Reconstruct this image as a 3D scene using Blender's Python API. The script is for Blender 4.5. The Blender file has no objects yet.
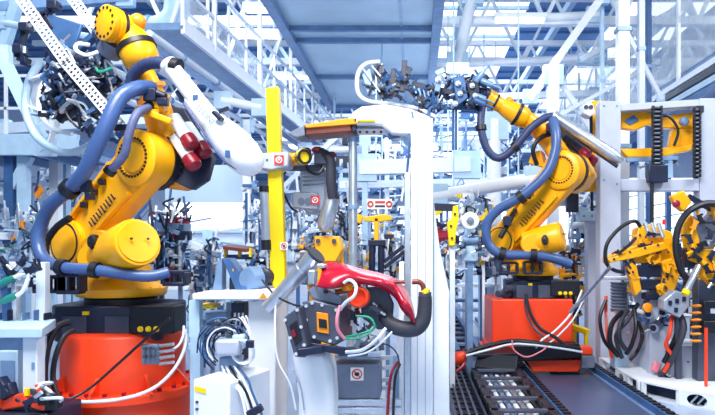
import bpy, math, random
from mathutils import Vector, Matrix
V = Vector
SC = bpy.context.scene
COL = SC.collection
# ------------------------------------------------------------------ camera, world, lights, exposure
F = 620.0; CX = 415.0; HY = 250.0; EYE = 1.6
cam_d = bpy.data.cameras.new('camera'); cam = bpy.data.objects.new('camera', cam_d); COL.objects.link(cam)
cam.location = (0, 0, EYE); cam.rotation_euler = (math.pi / 2, 0, 0)
cam_d.sensor_width = 36; cam_d.lens = F * 36 / 715
cam_d.shift_x = -(CX - 357.5) / 715; cam_d.shift_y = (HY - 207.5) / 715
cam_d.clip_start = 0.05; cam_d.clip_end = 300
SC.camera = cam
W = bpy.data.worlds.new('daylight'); SC.world = W; W.use_nodes = True
bg = W.node_tree.nodes['Background']; bg.inputs[0].default_value = (0.38, 0.70, 1.0, 1); bg.inputs[1].default_value = 0.30
SC.view_settings.view_transform = 'Standard'; SC.view_settings.look = 'None'
SC.view_settings.gamma = 1; SC.view_settings.use_curve_mapping = False
SC.view_settings.exposure = 0.36
SC.cycles.max_bounces = 6; SC.cycles.diffuse_bounces = 3; SC.cycles.use_denoising = True
SC.cycles.sample_clamp_indirect = 6
def area(name, loc, size, power, target, col=(1, 1, 1)):
    d = bpy.data.lights.new(name, 'AREA'); d.shape = 'RECTANGLE'; d.size, d.size_y = size; d.energy = power; d.color = col
    o = bpy.data.objects.new(name, d); COL.objects.link(o); o.location = loc
    o.rotation_euler = (V(target) - V(loc)).to_track_quat('-Z', 'Y').to_euler(); return o
area('skylight_near', (-1.5, 1.8, 7.0), (3.5, 2.5), 720, (-0.8, 6, 1.0), (1, .97, .93))
area('skylight_right', (6.0, 4.5, 7.0), (2.5, 2.5), 330, (1.8, 8, 1.0), (1, .98, .95))
area('skylight_mid', (0.8, 14, 5.6), (4, 5), 300, (0.8, 14.5, 0), (.85, .93, 1))
area('skylight_far', (0, 27, 9.0), (16, 12), 1100, (0, 27.5, 0), (.8, .91, 1))
area('skylight_end', (0, 48, 9.0), (20, 20), 2300, (0, 48.5, 0), (.8, .91, 1))
area('front_fill', (0.5, -2.5, 3.6), (6, 3), 90, (0.3, 6, 1.4), (.95, .98, 1))  # added fill light behind the camera, brightens white faces turned towards it
area('booth_fill', (-4.6, 12.0, 6.0), (2, 2), 160, (-4.6, 15, 2.4), (.9, .96, 1))  # added lamp without a fixture, aimed at the booth wall to lighten its sheet
area('skylight_left', (-7.5, 10, 8.5), (4, 4), 260, (-5, 11, 1), (.85, .93, 1))

# ------------------------------------------------------------------ helpers
def P(px, py, Y): return V(((px - CX) * Y / F, Y, EYE - (py - HY) * Y / F))
def S(n, Y): return n * Y / F
def lin(c):
    c = c / 255.0
    return c / 12.92 if c <= .04045 else ((c + .055) / 1.055) ** 2.4
def mat(name, rgb, rough=.45, metal=0.0, var=.10, scale=6.0, bump=0.0, emit=0.0, alpha=1.0, trans=0.0):
    m = bpy.data.materials.new(name); m.use_nodes = True; nt = m.node_tree; b = nt.nodes['Principled BSDF']
    c = [lin(x) for x in rgb]
    tc = nt.nodes.new('ShaderNodeTexCoord'); nz = nt.nodes.new('ShaderNodeTexNoise')
    nz.inputs['Scale'].default_value = scale; nz.inputs['Detail'].default_value = 4
    nt.links.new(tc.outputs['Object'], nz.inputs['Vector'])
    rp = nt.nodes.new('ShaderNodeValToRGB')
    rp.color_ramp.elements[0].position = .3; rp.color_ramp.elements[1].position = .7
    rp.color_ramp.elements[0].color = [max(0, x * (1 - var)) for x in c] + [1]
    rp.color_ramp.elements[1].color = [min(1, x * (1 + var)) for x in c] + [1]
    nt.links.new(nz.outputs['Fac'], rp.inputs[0]); nt.links.new(rp.outputs[0], b.inputs['Base Color'])
    b.inputs['Roughness'].default_value = rough; b.inputs['Metallic'].default_value = metal
    if bump:
        bp = nt.nodes.new('ShaderNodeBump'); bp.inputs['Strength'].default_value = bump; bp.inputs['Distance'].default_value = .01
        nt.links.new(nz.outputs['Fac'], bp.inputs['Height']); nt.links.new(bp.outputs[0], b.inputs['Normal'])
    if emit:
        b.inputs['Emission Color'].default_value = c + [1]; b.inputs['Emission Strength'].default_value = emit
    if trans: b.inputs['Transmission Weight'].default_value = trans
    if alpha < 1: b.inputs['Alpha'].default_value = alpha
    return m
M = dict(
    yellow=mat('yellow_paint', (255, 176, 8), .33, var=.07), lemon=mat('lemon_paint', (255, 214, 0), .38, var=.04),
    orange=mat('orange_paint', (250, 150, 20), .4), red=mat('orange_red_paint', (240, 66, 26), .38, var=.05, scale=3),
    hose=mat('blue_braided_hose', (64, 92, 146), .34, var=.22, scale=220), hose_dark=mat('dark_blue_hose', (46, 58, 100), .5, var=.2, scale=40),
    hose_grey=mat('grey_blue_hose', (88, 98, 140), .5, var=.15, scale=40),
    white=mat('white_paint', (232, 238, 248), .4, var=.03), offwhite=mat('pale_paint', (214, 224, 238), .45, var=.05),
    pale=mat('pale_blue_steel', (178, 208, 234), .45, var=.08), steel=mat('blue_grey_steel', (122, 152, 192), .4, .2, var=.15),
    slate=mat('slate_blue_steel', (62, 100, 152), .45, .2, var=.2), silver=mat('brushed_metal', (205, 212, 224), .28, .8, var=.1, scale=20),
    navy=mat('navy_black_paint', (26, 34, 62), .42, .1, var=.25), black=mat('black_plastic', (16, 19, 32), .45, var=.2),
    rubber=mat('dark_rubber', (50, 53, 68), .6, var=.15), cast=mat('light_casting', (168, 178, 198), .35, .3, var=.15), grey=mat('grey_casting', (116, 126, 148), .45, .2, var=.15),
    dgrey=mat('charcoal_metal', (76, 82, 102), .42, .3, var=.2), crimson=mat('crimson_plastic', (136, 14, 42), .35, var=.12),
    carred=mat('red_body_paint', (176, 16, 46), .22, .1, var=.05), pink=mat('pink_hose', (224, 130, 150), .5),
    green=mat('green_cable', (20, 140, 110), .45), copper=mat('copper_brown', (130, 70, 60), .4, .5),
    signred=mat('sign_red', (222, 50, 40), .5, var=.02), signwhite=mat('sign_white', (245, 245, 245), .5, var=.02),
    glass=mat('pale_glass', (226, 236, 250), .2, alpha=.35), clear=mat('clear_pink_plastic', (240, 200, 205), .1, alpha=.2),
    frame=mat('lilac_grey_paint', (176, 184, 206), .42, var=.05), concrete=mat('floor_concrete', (150, 164, 192), .35, var=.14, scale=1.2),
    lane=mat('dark_lane_plate', (70, 82, 116), .3, var=.12, scale=2.0), canopy=mat('canopy_sheet', (206, 228, 242), .35, .2, var=.08, scale=1.0),
    roof=mat('roof_sheet', (88, 132, 184), .5, var=.18, scale=.6), wallm=mat('wall_cladding', (206, 218, 236), .5, var=.08, scale=.5),
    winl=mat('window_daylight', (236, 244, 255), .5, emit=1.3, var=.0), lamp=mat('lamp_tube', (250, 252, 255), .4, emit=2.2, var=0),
    shade=mat('curtain_sheet', (178, 196, 212), .5, var=.1, scale=1.0), tgreen=mat('teal_grip', (30, 130, 120), .5),
)
SPLIT = {'bolt', 'screw', 'end_plate', 'access_cover', 'tooth', 'latch', 'switch', 'slot', 'pipe_collar', 'roller', 'cover_clip', 'hose_bracket', 'tray_hole', 'duct_flange', 'panel_seam', 'round_port', 'end_fitting', 'inner_bar', 'grid_bar', 'leg', 'post', 'symbol_bar', 'arm_rib', 'forearm_flange'}
class MB:
    def __init__(s): s.v = []; s.f = []; s.p = []
    def add(s, vs, fs):
        n = len(s.v); s.p.append((n, len(s.f))); s.v += [V(x) for x in vs]; s.f += [[i + n for i in f] for f in fs]; return s
    def box(s, c, size, R=None):
        c = V(c); h = [x / 2 for x in size]; vs = []
        for x in (-1, 1):
            for y in (-1, 1):
                for z in (-1, 1):
                    p = V((x * h[0], y * h[1], z * h[2])); vs.append(c + (R @ p if R else p))
        return s.add(vs, [(0, 1, 3, 2), (4, 6, 7, 5), (0, 4, 5, 1), (2, 3, 7, 6), (0, 2, 6, 4), (1, 5, 7, 3)])
    def span(s, a, b):
        a = V(a); b = V(b); return s.box((a + b) / 2, [abs(x) for x in (b - a)])
    def bar(s, p, q, w, h=None, up=(0, 0, 1)):
        p = V(p); q = V(q); h = h or w; d = q - p
        if d.length < 1e-6: return s
        d.normalize(); up = V(up)
        if abs(d.dot(up.normalized())) > .98: up = V((0, 1, 0))
        x = d.cross(up).normalized() * w / 2; y = x.cross(d).normalized() * h / 2; vs = []
        for c in (p, q): vs += [c - x - y, c + x - y, c + x + y, c - x + y]
        return s.add(vs, [(3, 2, 1, 0), (4, 5, 6, 7), (0, 1, 5, 4), (1, 2, 6, 5), (2, 3, 7, 6), (3, 0, 4, 7)])
    def lathe(s, p, axis, prof, n=20, sq=None):
        p = V(p); a = V(axis).normalized(); u = a.orthogonal().normalized()
        if abs(a.z) < .98: u = a.cross(V((0, 0, 1))).normalized()
        w = a.cross(u); vs = []; fs = []
        k1, k2 = sq or (1, 1)
        for t, r in prof:
            for i in range(n):
                an = 2 * math.pi * i / n
                vs.append(p + a * t + u * (math.cos(an) * r * k1) + w * (math.sin(an) * r * k2))
        for j in range(len(prof) - 1):
            for i in range(n):
                fs.append((j * n + i, j * n + (i + 1) % n, (j + 1) * n + (i + 1) % n, (j + 1) * n + i))
        if prof[0][1] > 1e-5: fs.append(tuple(range(n))[::-1])
        if prof[-1][1] > 1e-5: fs.append(tuple((len(prof) - 1) * n + i for i in range(n)))
        return s.add(vs, fs)
    def cyl(s, p, q, r, r2=None, n=16):
        d = V(q) - V(p); return s.lathe(p, d, [(0, r), (d.length, r if r2 is None else r2)], n)
    def ring(s, c, axis, R, r, n=28, m=8):
        c = V(c); a = V(axis).normalized(); u = a.orthogonal().normalized(); w = a.cross(u)
        pts = [c + u * R * math.cos(2 * math.pi * i / n) + w * R * math.sin(2 * math.pi * i / n) for i in range(n)]
        return s.tube(pts, r, m, False, True)
    def ball(s, c, r, n=14, k=(1, 1, 1)):
        c = V(c); vs = []; fs = []; m = n // 2
        for j in range(1, m):
            th = math.pi * j / m
            for i in range(n):
                ph = 2 * math.pi * i / n
                vs.append(c + V((r * k[0] * math.sin(th) * math.cos(ph), r * k[1] * math.sin(th) * math.sin(ph), r * k[2] * math.cos(th))))
        for j in range(m - 2):
            for i in range(n): fs.append((j * n + i, (j + 1) * n + i, (j + 1) * n + (i + 1) % n, j * n + (i + 1) % n))
        fs.append(tuple(range(n))); fs.append(tuple(((m - 2) * n + i) for i in range(n))[::-1])
        return s.add(vs, fs)
    def tube(s, pts, r, n=8, smooth=True, closed=False, rib=0.0, sub=6):
        pts = [V(p) for p in pts]
        rs = r if isinstance(r, (list, tuple)) else [r] * len(pts)
        if smooth and len(pts) > 2:
            q = []; qr = []
            for i in range(len(pts) - 1):
                p0 = pts[max(i - 1, 0)]; p1 = pts[i]; p2 = pts[i + 1]; p3 = pts[min(i + 2, len(pts) - 1)]
                for k in range(sub):
                    t = k / sub
                    q.append(.5 * (2 * p1 + (p2 - p0) * t + (2 * p0 - 5 * p1 + 4 * p2 - p3) * t * t + (3 * p1 - p0 - 3 * p2 + p3) * t ** 3))
                    qr.append(rs[i] * (1 - t) + rs[i + 1] * t)
            q.append(pts[-1]); qr.append(rs[-1]); pts = q; rs = qr
        if rib:
            L = 0; q = [pts[0]]; qr = [rs[0]]
            for i in range(1, len(pts)):
                d = (pts[i] - pts[i - 1]).length; k = max(1, int(d / rib))
                for j in range(1, k + 1):
                    t = j / k; q.append(pts[i - 1].lerp(pts[i], t)); qr.append(rs[i - 1] * (1 - t) + rs[i] * t)
            pts = q; rs = [x * (1.0 if i % 2 else .93) for i, x in enumerate(qr)]
        N = len(pts); vs = []; fs = []; u = None
        for i in range(N):
            if closed: d = pts[(i + 1) % N] - pts[i - 1]
            else: d = pts[min(i + 1, N - 1)] - pts[max(i - 1, 0)]
            if d.length < 1e-9: d = V((0, 0, 1))
            d.normalize()
            if u is None: u = d.orthogonal().normalized()
            u = (u - d * u.dot(d)).normalized(); w = d.cross(u)
            for k in range(n):
                an = 2 * math.pi * k / n; vs.append(pts[i] + (u * math.cos(an) + w * math.sin(an)) * rs[i])
        for i in range(N if closed else N - 1):
            j = (i + 1) % N
            for k in range(n): fs.append((i * n + k, i * n + (k + 1) % n, j * n + (k + 1) % n, j * n + k))
        if not closed:
            fs.append(tuple(range(n))[::-1]); fs.append(tuple((N - 1) * n + k for k in range(n)))
        return s.add(vs, fs)
    def prism(s, poly, off):
        poly = [V(p) for p in poly]; off = V(off); n = len(poly)
        nrm = V((0, 0, 0))
        for i in range(n): nrm += poly[i].cross(poly[(i + 1) % n])
        if nrm.dot(off) > 0: poly = poly[::-1]
        fs = [tuple(range(n)), tuple(range(2 * n - 1, n - 1, -1))]
        for i in range(n): fs.append((i, i + n, (i + 1) % n + n, (i + 1) % n))
        return s.add(poly + [p + off for p in poly], fs)
    def capsule(s, p, q, r1, r2, ax, t0, t1, n=14):
        p = V(p); q = V(q); ax = V(ax).normalized(); u = q - p; u -= ax * u.dot(ax); u.normalize(); w = ax.cross(u); poly = []
        for i in range(n + 1):
            an = math.pi / 2 + math.pi * i / n; poly.append(p + (u * math.cos(an) + w * math.sin(an)) * r1 + ax * t0)
        q = q - ax * (q - p).dot(ax)
        for i in range(n + 1):
            an = -math.pi / 2 + math.pi * i / n; poly.append(q + (u * math.cos(an) + w * math.sin(an)) * r2 + ax * t0)
        return s.prism(poly, ax * (t1 - t0))
    def surf(s, rows, th):
        nr = len(rows); nc = len(rows[0]); R = [[V(p) for p in r] for r in rows]; vs = []; fs = []
        for k in (0, 1):
            for j in range(nr):
                for i in range(nc):
                    du = R[j][min(i + 1, nc - 1)] - R[j][max(i - 1, 0)]; dv = R[min(j + 1, nr - 1)][i] - R[max(j - 1, 0)][i]
                    nn = du.cross(dv)
                    if nn.length > 1e-9: nn.normalize()
                    vs.append(R[j][i] + nn * (th * k))
        o = nr * nc
        for j in range(nr - 1):
            for i in range(nc - 1):
                a, b, c, d = j * nc + i, j * nc + i + 1, (j + 1) * nc + i + 1, (j + 1) * nc + i
                fs.append((d, c, b, a)); fs.append((a + o, b + o, c + o, d + o))
        edge = [i for i in range(nc)] + [j * nc + nc - 1 for j in range(1, nr)] + [(nr - 1) * nc + i for i in range(nc - 2, -1, -1)] + [j * nc for j in range(nr - 2, 0, -1)]
        for i in range(len(edge)):
            a = edge[i]; b = edge[(i + 1) % len(edge)]; fs.append((a, b, b + o, a + o))
        return s.add(vs, fs)
    def build(s, name, m, parent=None, bevel=0.0, label=None, kind=None, sharp=.7):
        if name in SPLIT and len(s.p) > 1 and parent is not None:          # separate pieces become separate parts
            o = None; ends = s.p[1:] + [(len(s.v), len(s.f))]
            for (v0, f0), (v1, f1) in zip(s.p, ends):
                b = MB(); b.add(s.v[v0:v1], [[i - v0 for i in f] for f in s.f[f0:f1]]); o = b.build(name, m, parent, bevel, label, kind, sharp)
            return o
        me = bpy.data.meshes.new(name); off = V((0, 0, 0)); p = parent
        while p is not None: off += p.location; p = p.parent
        own = V((0, 0, 0))
        if parent is None and s.v:
            lo = [min(v[i] for v in s.v) for i in range(3)]; hi = [max(v[i] for v in s.v) for i in range(3)]
            own = V(((lo[0] + hi[0]) / 2, (lo[1] + hi[1]) / 2, lo[2]))
        me.from_pydata([v - off - own for v in s.v], [], s.f); me.update()
        me.polygons.foreach_set('use_smooth', [True] * len(me.polygons)); me.set_sharp_from_angle(angle=sharp)
        me.materials.append(M[m] if isinstance(m, str) else m)
        o = bpy.data.objects.new(name, me); COL.objects.link(o); o.parent = parent; o.location = own
        if bevel:
            b = o.modifiers.new('bevel', 'BEVEL'); b.width = bevel; b.segments = 2; b.limit_method = 'ANGLE'; b.angle_limit = .7
        if label: o['label'] = label
        if kind: o['kind'] = kind
        return o
def thing(name, label, cat, loc, group=None):
    o = bpy.data.objects.new(name, None); COL.objects.link(o); o.empty_display_size = .1
    o.location = loc; o['label'] = label; o['category'] = cat
    if group: o['group'] = group
    return o
def tag(o, label, cat, group=None):
    o['label'] = label; o['category'] = cat
    if group: o['group'] = group
    return o
def struct(name, mb, m, label=None):
    o = mb.build(name, m); o['kind'] = 'structure'
    if label: o['label'] = label
    return o
def dup(root, loc, label, group=None):
    r = root.copy(); COL.objects.link(r); r.location = loc; r['label'] = label
    if group: r['group'] = group
    for ch in list(root.children):
        c = ch.copy(); COL.objects.link(c); c.parent = r
        for g in list(ch.children):
            d = g.copy(); COL.objects.link(d); d.parent = c
    return r
def text(name, s, m, parent, c, right, up, height, depth=.002, align='CENTER'):
    cu = bpy.data.curves.new(name, 'FONT'); cu.body = s; cu.size = height * 1.4; cu.align_x = align; cu.align_y = 'CENTER'; cu.extrude = depth
    t = bpy.data.objects.new(name, cu); COL.objects.link(t)
    dg = bpy.context.evaluated_depsgraph_get(); me = bpy.data.meshes.new_from_object(t.evaluated_get(dg)); bpy.data.objects.remove(t)
    right = V(right).normalized(); up = V(up); up = (up - right * up.dot(right)).normalized(); nn = right.cross(up); b = MB()
    b.add([V(c) + right * v.co.x + up * v.co.y + nn * v.co.z for v in me.vertices], [list(p.vertices) for p in me.polygons])
    return b.build(name, m, parent)
def prohibition(parent, c, right, up, size):
    """white square plate with a red prohibition circle around a black hand"""
    right = V(right).normalized(); up = V(up).normalized(); nn = right.cross(up)
    R = Matrix((right, up, nn)).transposed()
    p = MB().box(V(c), (size, size, .006), R).build('sign_plate', 'signwhite', parent)
    b = MB(); b.ring(V(c) + nn * .004, nn, size * .36, size * .05, 24, 6)
    b.bar(V(c) + (right * .25 - up * .25) * -size + nn * .005, V(c) + (right * .25 - up * .25) * size + nn * .005, size * .08, .004, nn)
    b.build('prohibition_circle', 'signred', p)
    h = MB(); h.ball(V(c) + nn * .004, size * .2, 10, (1, 1, .8)); h.build('symbol', 'black', p)
    return p
def redsign(parent, c, right, up, size):
    """red square plate with a white ring symbol"""
    right = V(right).normalized(); up = V(up).normalized(); nn = right.cross(up)
    R = Matrix((right, up, nn)).transposed()
    p = MB().box(V(c), (size, size, .006), R).build('sign_plate', 'signred', parent)
    b = MB(); b.ring(V(c) + nn * .004, nn, size * .3, size * .06, 24, 6); b.ball(V(c) + nn * .003 + up * size * .04, size * .12, 8)
    b.bar(V(c) + nn * .004 - right * size * .12 - up * size * .08, V(c) + nn * .004 + right * size * .15 + up * size * .16, size * .07, .004, nn)
    b.build('symbol', 'signwhite', p)
    return p
# ================================================================== THE SETTING
struct('floor', MB().span((-22, -3, -.1), (20, 72, 0)), 'concrete')
struct('wall_back', MB().span((-22, 70, 0), (20, 70.3, 9.5)), 'wallm')
struct('wall_left', MB().span((-22.3, 10, 0), (-22, 70, 9.5)), 'wallm')
struct('wall_right', MB().span((20, 10, 0), (20.3, 70, 9.5)), 'wallm')
cb = MB(); cb.span((-22, 15, 9.5), (20, 70.3, 9.6))
for i in range(56): cb.span((-22, 15.4 + i, 9.42), (20, 15.75 + i, 9.5))
struct('ceiling', cb, 'roof')
def window(n, a, b, nx, axis):
    a = V(a); b = V(b)
    w = struct('window_%d' % n, MB().span(a, b), 'winl'); f = MB()
    for i in range(nx + 1):
        t = i / nx
        if axis == 'x':
            x = a.x + (b.x - a.x) * t; f.bar((x, a.y - .04, a.z), (x, a.y - .04, b.z), .09)
        elif axis == 'y':
            y = a.y + (b.y - a.y) * t; f.bar((a.x, y, b.z - .12), (b.x, y, b.z - .12), .1)
    f.build('window_frame', 'pale', w)
window(1, (-19, 69.9, 2.2), (-4, 70, 6.5), 8, 'x')
window(2, (-2, 69.9, 2.2), (8, 70, 6.5), 6, 'x')
window(3, (9, 69.9, 2.2), (19, 70, 6.5), 6, 'x')
window(4, (.8, 17, 9.36), (3.6, 33, 9.4), 6, 'y')
window(5, (1.2, 36, 9.36), (6, 64, 9.4), 10, 'y')
window(6, (-9.5, 26, 9.36), (-8, 62, 9.4), 10, 'y')
window(7, (6.8, 18, 9.36), (9.5, 34, 9.4), 6, 'y')

# light wall of the booth behind the left robot, with a bright window band
bw = thing('booth_wall', 'pale sheet booth wall with a glowing window band behind the left robot', 'wall', V((P(205, 250, 15).x, 15, 0)))
a = P(165, 165, 15); b2 = P(246, 165, 15)
MB().span((a.x, 15, 2.75), (b2.x, 15.1, a.z)).build('upper_sheet', 'shade', bw)
MB().span((a.x, 15, 0), (b2.x, 15.1, 2.05)).build('lower_sheet', 'wallm', bw)
MB().span((a.x, 15.02, 2.05), (b2.x, 15.08, 2.75)).build('window_band', 'winl', bw)
f = MB(); px = P(209, 0, 15).x
f.span((px - .12, 14.86, 0), (px + .12, 15, 2.1)); f.build('post', 'pale', bw)
for z in (2.05, 1.75): MB().bar((a.x, 14.94, z), (b2.x, 14.94, z), .06).build('rail', 'pale', bw)
# bright glazed wall at right behind the cell
rw = thing('glazed_wall', 'bright glazed partition with thin sloping rails behind the right cell', 'wall', V((6.2, 13, 0)))
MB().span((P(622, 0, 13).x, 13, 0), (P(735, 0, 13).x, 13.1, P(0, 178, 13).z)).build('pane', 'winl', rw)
for i in range(7):
    y0 = 190 + i * 13
    MB().bar(P(622, y0 + 8, 12.95), P(735, y0 - 12, 12.95), .03).build('rail', 'pale', rw)
MB().bar(P(668, 178, 12.9), P(668, 330, 12.9), .1).build('mullion', 'slate', rw)

# ================================================================== ROOF STEEL
def truss(Y, x0, x1, z0, z1, label, n, r=.06):
    t = thing('roof_truss', label, 'roof truss', V(((x0 + x1) / 2, Y, z0)))
    MB().bar((x0, Y, z0), (x1, Y, z0), r * 2.4).build('bottom_chord', 'white', t)
    MB().bar((x0, Y, z1), (x1, Y, z1), r * 2.2).build('top_chord', 'white', t)
    for i in range(n):
        xa = x0 + (x1 - x0) * i / n; xb = x0 + (x1 - x0) * (i + .5) / n; xc = x0 + (x1 - x0) * (i + 1) / n
        MB().bar((xa, Y, z0), (xb, Y, z1), r).build('web_bar', 'offwhite', t)
        MB().bar((xb, Y, z1), (xc, Y, z0), r).build('web_bar', 'offwhite', t)
    return t
for Y, z0, z1, r, lab in (
        (13.3, 6.5, 8.3, .075, 'nearest white lattice roof truss, just beyond the walkway top'),
        (16.0, 6.45, 8.1, .07, 'second white lattice roof truss from the front'),
        (19.5, 6.45, 8.1, .07, 'third white lattice roof truss, above the far edge of the canopy'),
        (24.0, 6.4, 8.1, .07, 'fourth white lattice roof truss, over the middle of the hall'),
        (30.0, 6.4, 8.1, .07, 'fifth white lattice roof truss, well behind the canopy'),
        (38.0, 6.4, 8.2, .08, 'sixth white lattice roof truss, towards the hall end'),
        (50.0, 6.3, 8.2, .09, 'farthest white lattice roof truss before the end wall')):
    truss(Y, -12, 11, z0, z1, lab, 14, r)
for x, lab in ((-7.2, 'long roof purlin running away at far left'), (-4.6, 'long roof purlin running away beside the walkway'),
               (-1.6, 'long roof purlin running away left of the canopy'), (1.3, 'long roof purlin running away right of the canopy'),
               (4.3, 'long roof purlin running away above the white columns'), (7.4, 'long roof purlin running away at far right')):
    tag(MB().bar((x, 12, 8.4), (x, 66, 8.4), .16, .22).build('roof_purlin', 'pale'), lab, 'roof beam')
# lamps under the trusses
lamps = [(255, 36, 13.2, 'leftmost'), (293, 77, 16, 'second from left'), (272, 10, 12, ''), (583, 60, 16, ''), (480, 63, 16, ''), (520, 20, 13, ''),
         (330, 122, 21, ''), (540, 100, 19.5, '')]
ll = ['white strip lamp under the nearest truss beside the walkway', 'white strip lamp under the second truss left of the canopy',
      'white strip lamp high at the top edge beside the canopy', 'white strip lamp left of the tall white columns',
      'white strip lamp right of the canopy edge', 'white strip lamp near the top, right of the glare',
      'small distant strip lamp under the canopy far edge', 'small distant strip lamp above the right robot elbow']
lp = None
for (px, py, Y, _), lab in zip(lamps, ll):
    c = P(px, py, Y)
    t = thing('strip_lamp', lab, 'lamp', c)
    MB().span(c + V((-.55, -.12, .02)), c + V((.55, .12, .12))).build('housing', 'white', t, .01)
    for dy in (-.06, .06): MB().cyl(c + V((-.5, dy, -.01)), c + V((.5, dy, -.01)), .035, n=8).build('tube', 'lamp', t)
    for dx in (-.4, .4): MB().bar(c + V((dx, 0, .1)), c + V((dx, 0, .55)), .02).build('hanger', 'pale', t)

# canopy above the middle
cz = 6.0
cp = thing('overhead_canopy', 'large blue-grey sheet canopy hanging over the middle aisle', 'canopy', V((-1.05, 14.6, cz)))
MB().span((-2.5, 9.6, cz), (.38, 18.9, cz + .05)).build('sheet', 'canopy', cp)
for x in (-2.55, .42): MB().span((x - .09, 9.6, cz - .14), (x + .09, 18.9, cz + .12)).build('edge_beam', 'steel', cp)
for y in (9.7, 12.2, 12.9, 15.6, 18.85): MB().span((-2.5, y - .05, cz - .1), (.38, y + .05, cz)).build('cross_rib', 'steel', cp)
for y in (11, 14, 17): 
    for x in (-2.4, .3): MB().cyl((x, y, cz + .1), (x, y, 8.4), .025, n=6).build('hanger_rod', 'pale', cp)
MB().span((-.3, 9.6, cz - .02), (-.24, 18.9, cz)).build('seam', 'pale', cp)
# walkway at left
A = P(176, 26, 9); B = P(334, 152, 21); B.z = A.z
wk = thing('elevated_walkway', 'white steel elevated walkway with mesh side panels running away at upper left', 'walkway', A)
d = (B - A).normalized(); sd = V((d.y, -d.x, 0))
MB().bar(A - sd * .35, B - sd * .35, .9, .1).build('deck', 'steel', wk)
MB().bar(A + sd * .1, B + sd * .1, .06, .22).build('edge_beam', 'white', wk)
for h in (.55, 1.05): MB().bar(A + sd * .1 + V((0, 0, h)), B + sd * .1 + V((0, 0, h)), .05).build('handrail', 'white', wk)
MB().bar(A - sd * .8 + V((0, 0, 1.05)), B - sd * .8 + V((0, 0, 1.05)), .05).build('handrail', 'white', wk)
n = 13; L = (B - A).length
for i in range(n + 1):
    p = A + d * L * i / n + sd * .1
    MB().bar(p, p + V((0, 0, 1.05)), .045).build('post', 'white', wk)
    if i < n: MB().bar(p + V((0, 0, .33)) + d * .08, p + V((0, 0, .33)) + d * (L / n - .08), .012, .4).build('mesh_panel', 'glass', wk)
for i in range(5):
    p = A + d * L * (i + .5) / 5
    MB().bar(p - sd * .8 - V((0, 0, .05)), p + V((0, 0, 2.6)) + sd * .1, .06).build('brace', 'white', wk)
    MB().bar(p + sd * .1, p + sd * .1 + V((0, 0, 3.6)), .07).build('hanger_post', 'white', wk)
for i, lab in enumerate(['pale pipe directly beneath the walkway edge', 'second pale pipe below the walkway, a little lower', 'third pale pipe below the walkway',
                         'fourth and lowest pale pipe below the walkway, over the robot hose cover']):
    o = -sd * (.15 + .42 * i) - V((0, 0, .28 + .16 * i))
    b = MB(); b.cyl(A + o - d * .5, B + o, .055, n=10); k = tag(b.build('service_pipe', 'offwhite'), lab, 'pipe')
    c = MB()
    for j in range(9): q = A + o + d * (.5 + j * 1.4); c.cyl(q, q + d * .06, .075, n=10)
    c.build('pipe_collar', 'steel', k)
# right walkway / conveyor high up
zr = 4.65
rc = thing('overhead_conveyor', 'elevated conveyor with pale glass guards running away at upper right', 'conveyor', V((5.3, 14, zr)))
MB().span((4.8, 9.4, zr), (6.2, 26, zr + .12)).build('deck', 'steel', rc)
for i, m in enumerate(('white', 'navy', 'pale', 'slate')): MB().span((4.72, 9.4, zr - .1 - .14 * i), (4.8, 26, zr - .1 - .14 * i + .1)).build('side_rail', m, rc)
for i in range(10): MB().bar((4.76, 9.5 + 1.7 * i, zr), (4.76, 9.5 + 1.7 * i, zr + 2.1), .06).build('guard_post', 'white', rc)
for i in range(9): MB().span((4.75, 9.6 + 1.7 * i, zr + .1), (4.77, 11.1 + 1.7 * i, zr + 2.0)).build('guard_pane', 'glass', rc)
for i in range(5): MB().bar((4.78, 9.6 + 3.4 * i, zr + 2), (4.78, 12.8 + 3.4 * i, zr + .1), .05).build('guard_brace', 'white', rc)
for y in (13.8, 20.0): MB().bar((5.6, y, 0), (5.6, y, zr), .2).build('leg', 'pale', rc)
# columns on the right
for px0, px1, Y, m, lab in ((617, 628, 9.6, 'white', 'tall white square column rising behind the grey cell frame'),
                            (638, 644, 10.5, 'offwhite', 'slimmer white column right of the tallest white column'),
                            (646, 651, 11.5, 'slate', 'slate blue column beside the slim white column'),
                            (600, 604, 12.5, 'pale', 'thin pale column left of the tall white column')):
    q = P((px0 + px1) / 2, 0, Y); w = S(px1 - px0, Y)
    t = thing('column', lab, 'column', V((q.x, Y, 0)))
    MB().bar((q.x, Y, 0), (q.x, Y, 8.4), w).build('shaft', m, t, .01)
    MB().box((q.x, Y, .02), (w * 1.8, w * 1.8, .04)).build('base_plate', 'pale', t)
    for z in (3.2, 5.0): MB().box((q.x, Y, z), (w * 1.25, w * 1.25, .06)).build('collar', 'steel', t)
def brace(a, b, w, m, lab, cat='brace', name='steel_brace', rnd=False):
    mb = MB()
    if cat == 'post': b = V((b[0], b[1], 0))
    (mb.cyl(a, b, w / 2, n=12) if rnd else mb.bar(a, b, w))
    o = tag(mb.build(name, m), lab, cat)
    g = MB()
    for t in (.03, .97):
        q = V(a).lerp(V(b), t); g.box(q, (w * 1.9, w * .8, w * 1.9))
    g.build('end_plate', 'pale', o)
    if cat in ('pipe', 'duct', 'beam'):
        for t in (.2, .8):
            q = V(a).lerp(V(b), t)
            top = 5.92 if -2.6 < q.x < .5 and 9.5 < q.y < 19 else 6.5
            if 2.5 < q.z < 6.3 and q.x > -2.6: MB().cyl(q, (q.x, q.y, top), .015, n=6).build('hanger_rod', 'pale', o)
    return o
brace(P(604, -6, 12.3), P(528, 100, 12.3), .15, 'white', 'thick white diagonal brace above the right robot forearm')
brace(P(553, 70, 12), P(553, 250, 12), .2, 'white', 'white upright post behind the right robot')
brace(P(556, 75, 12.2), P(604, 150, 12.2), .1, 'offwhite', 'thin white diagonal brace falling right of the upright post')
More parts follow.
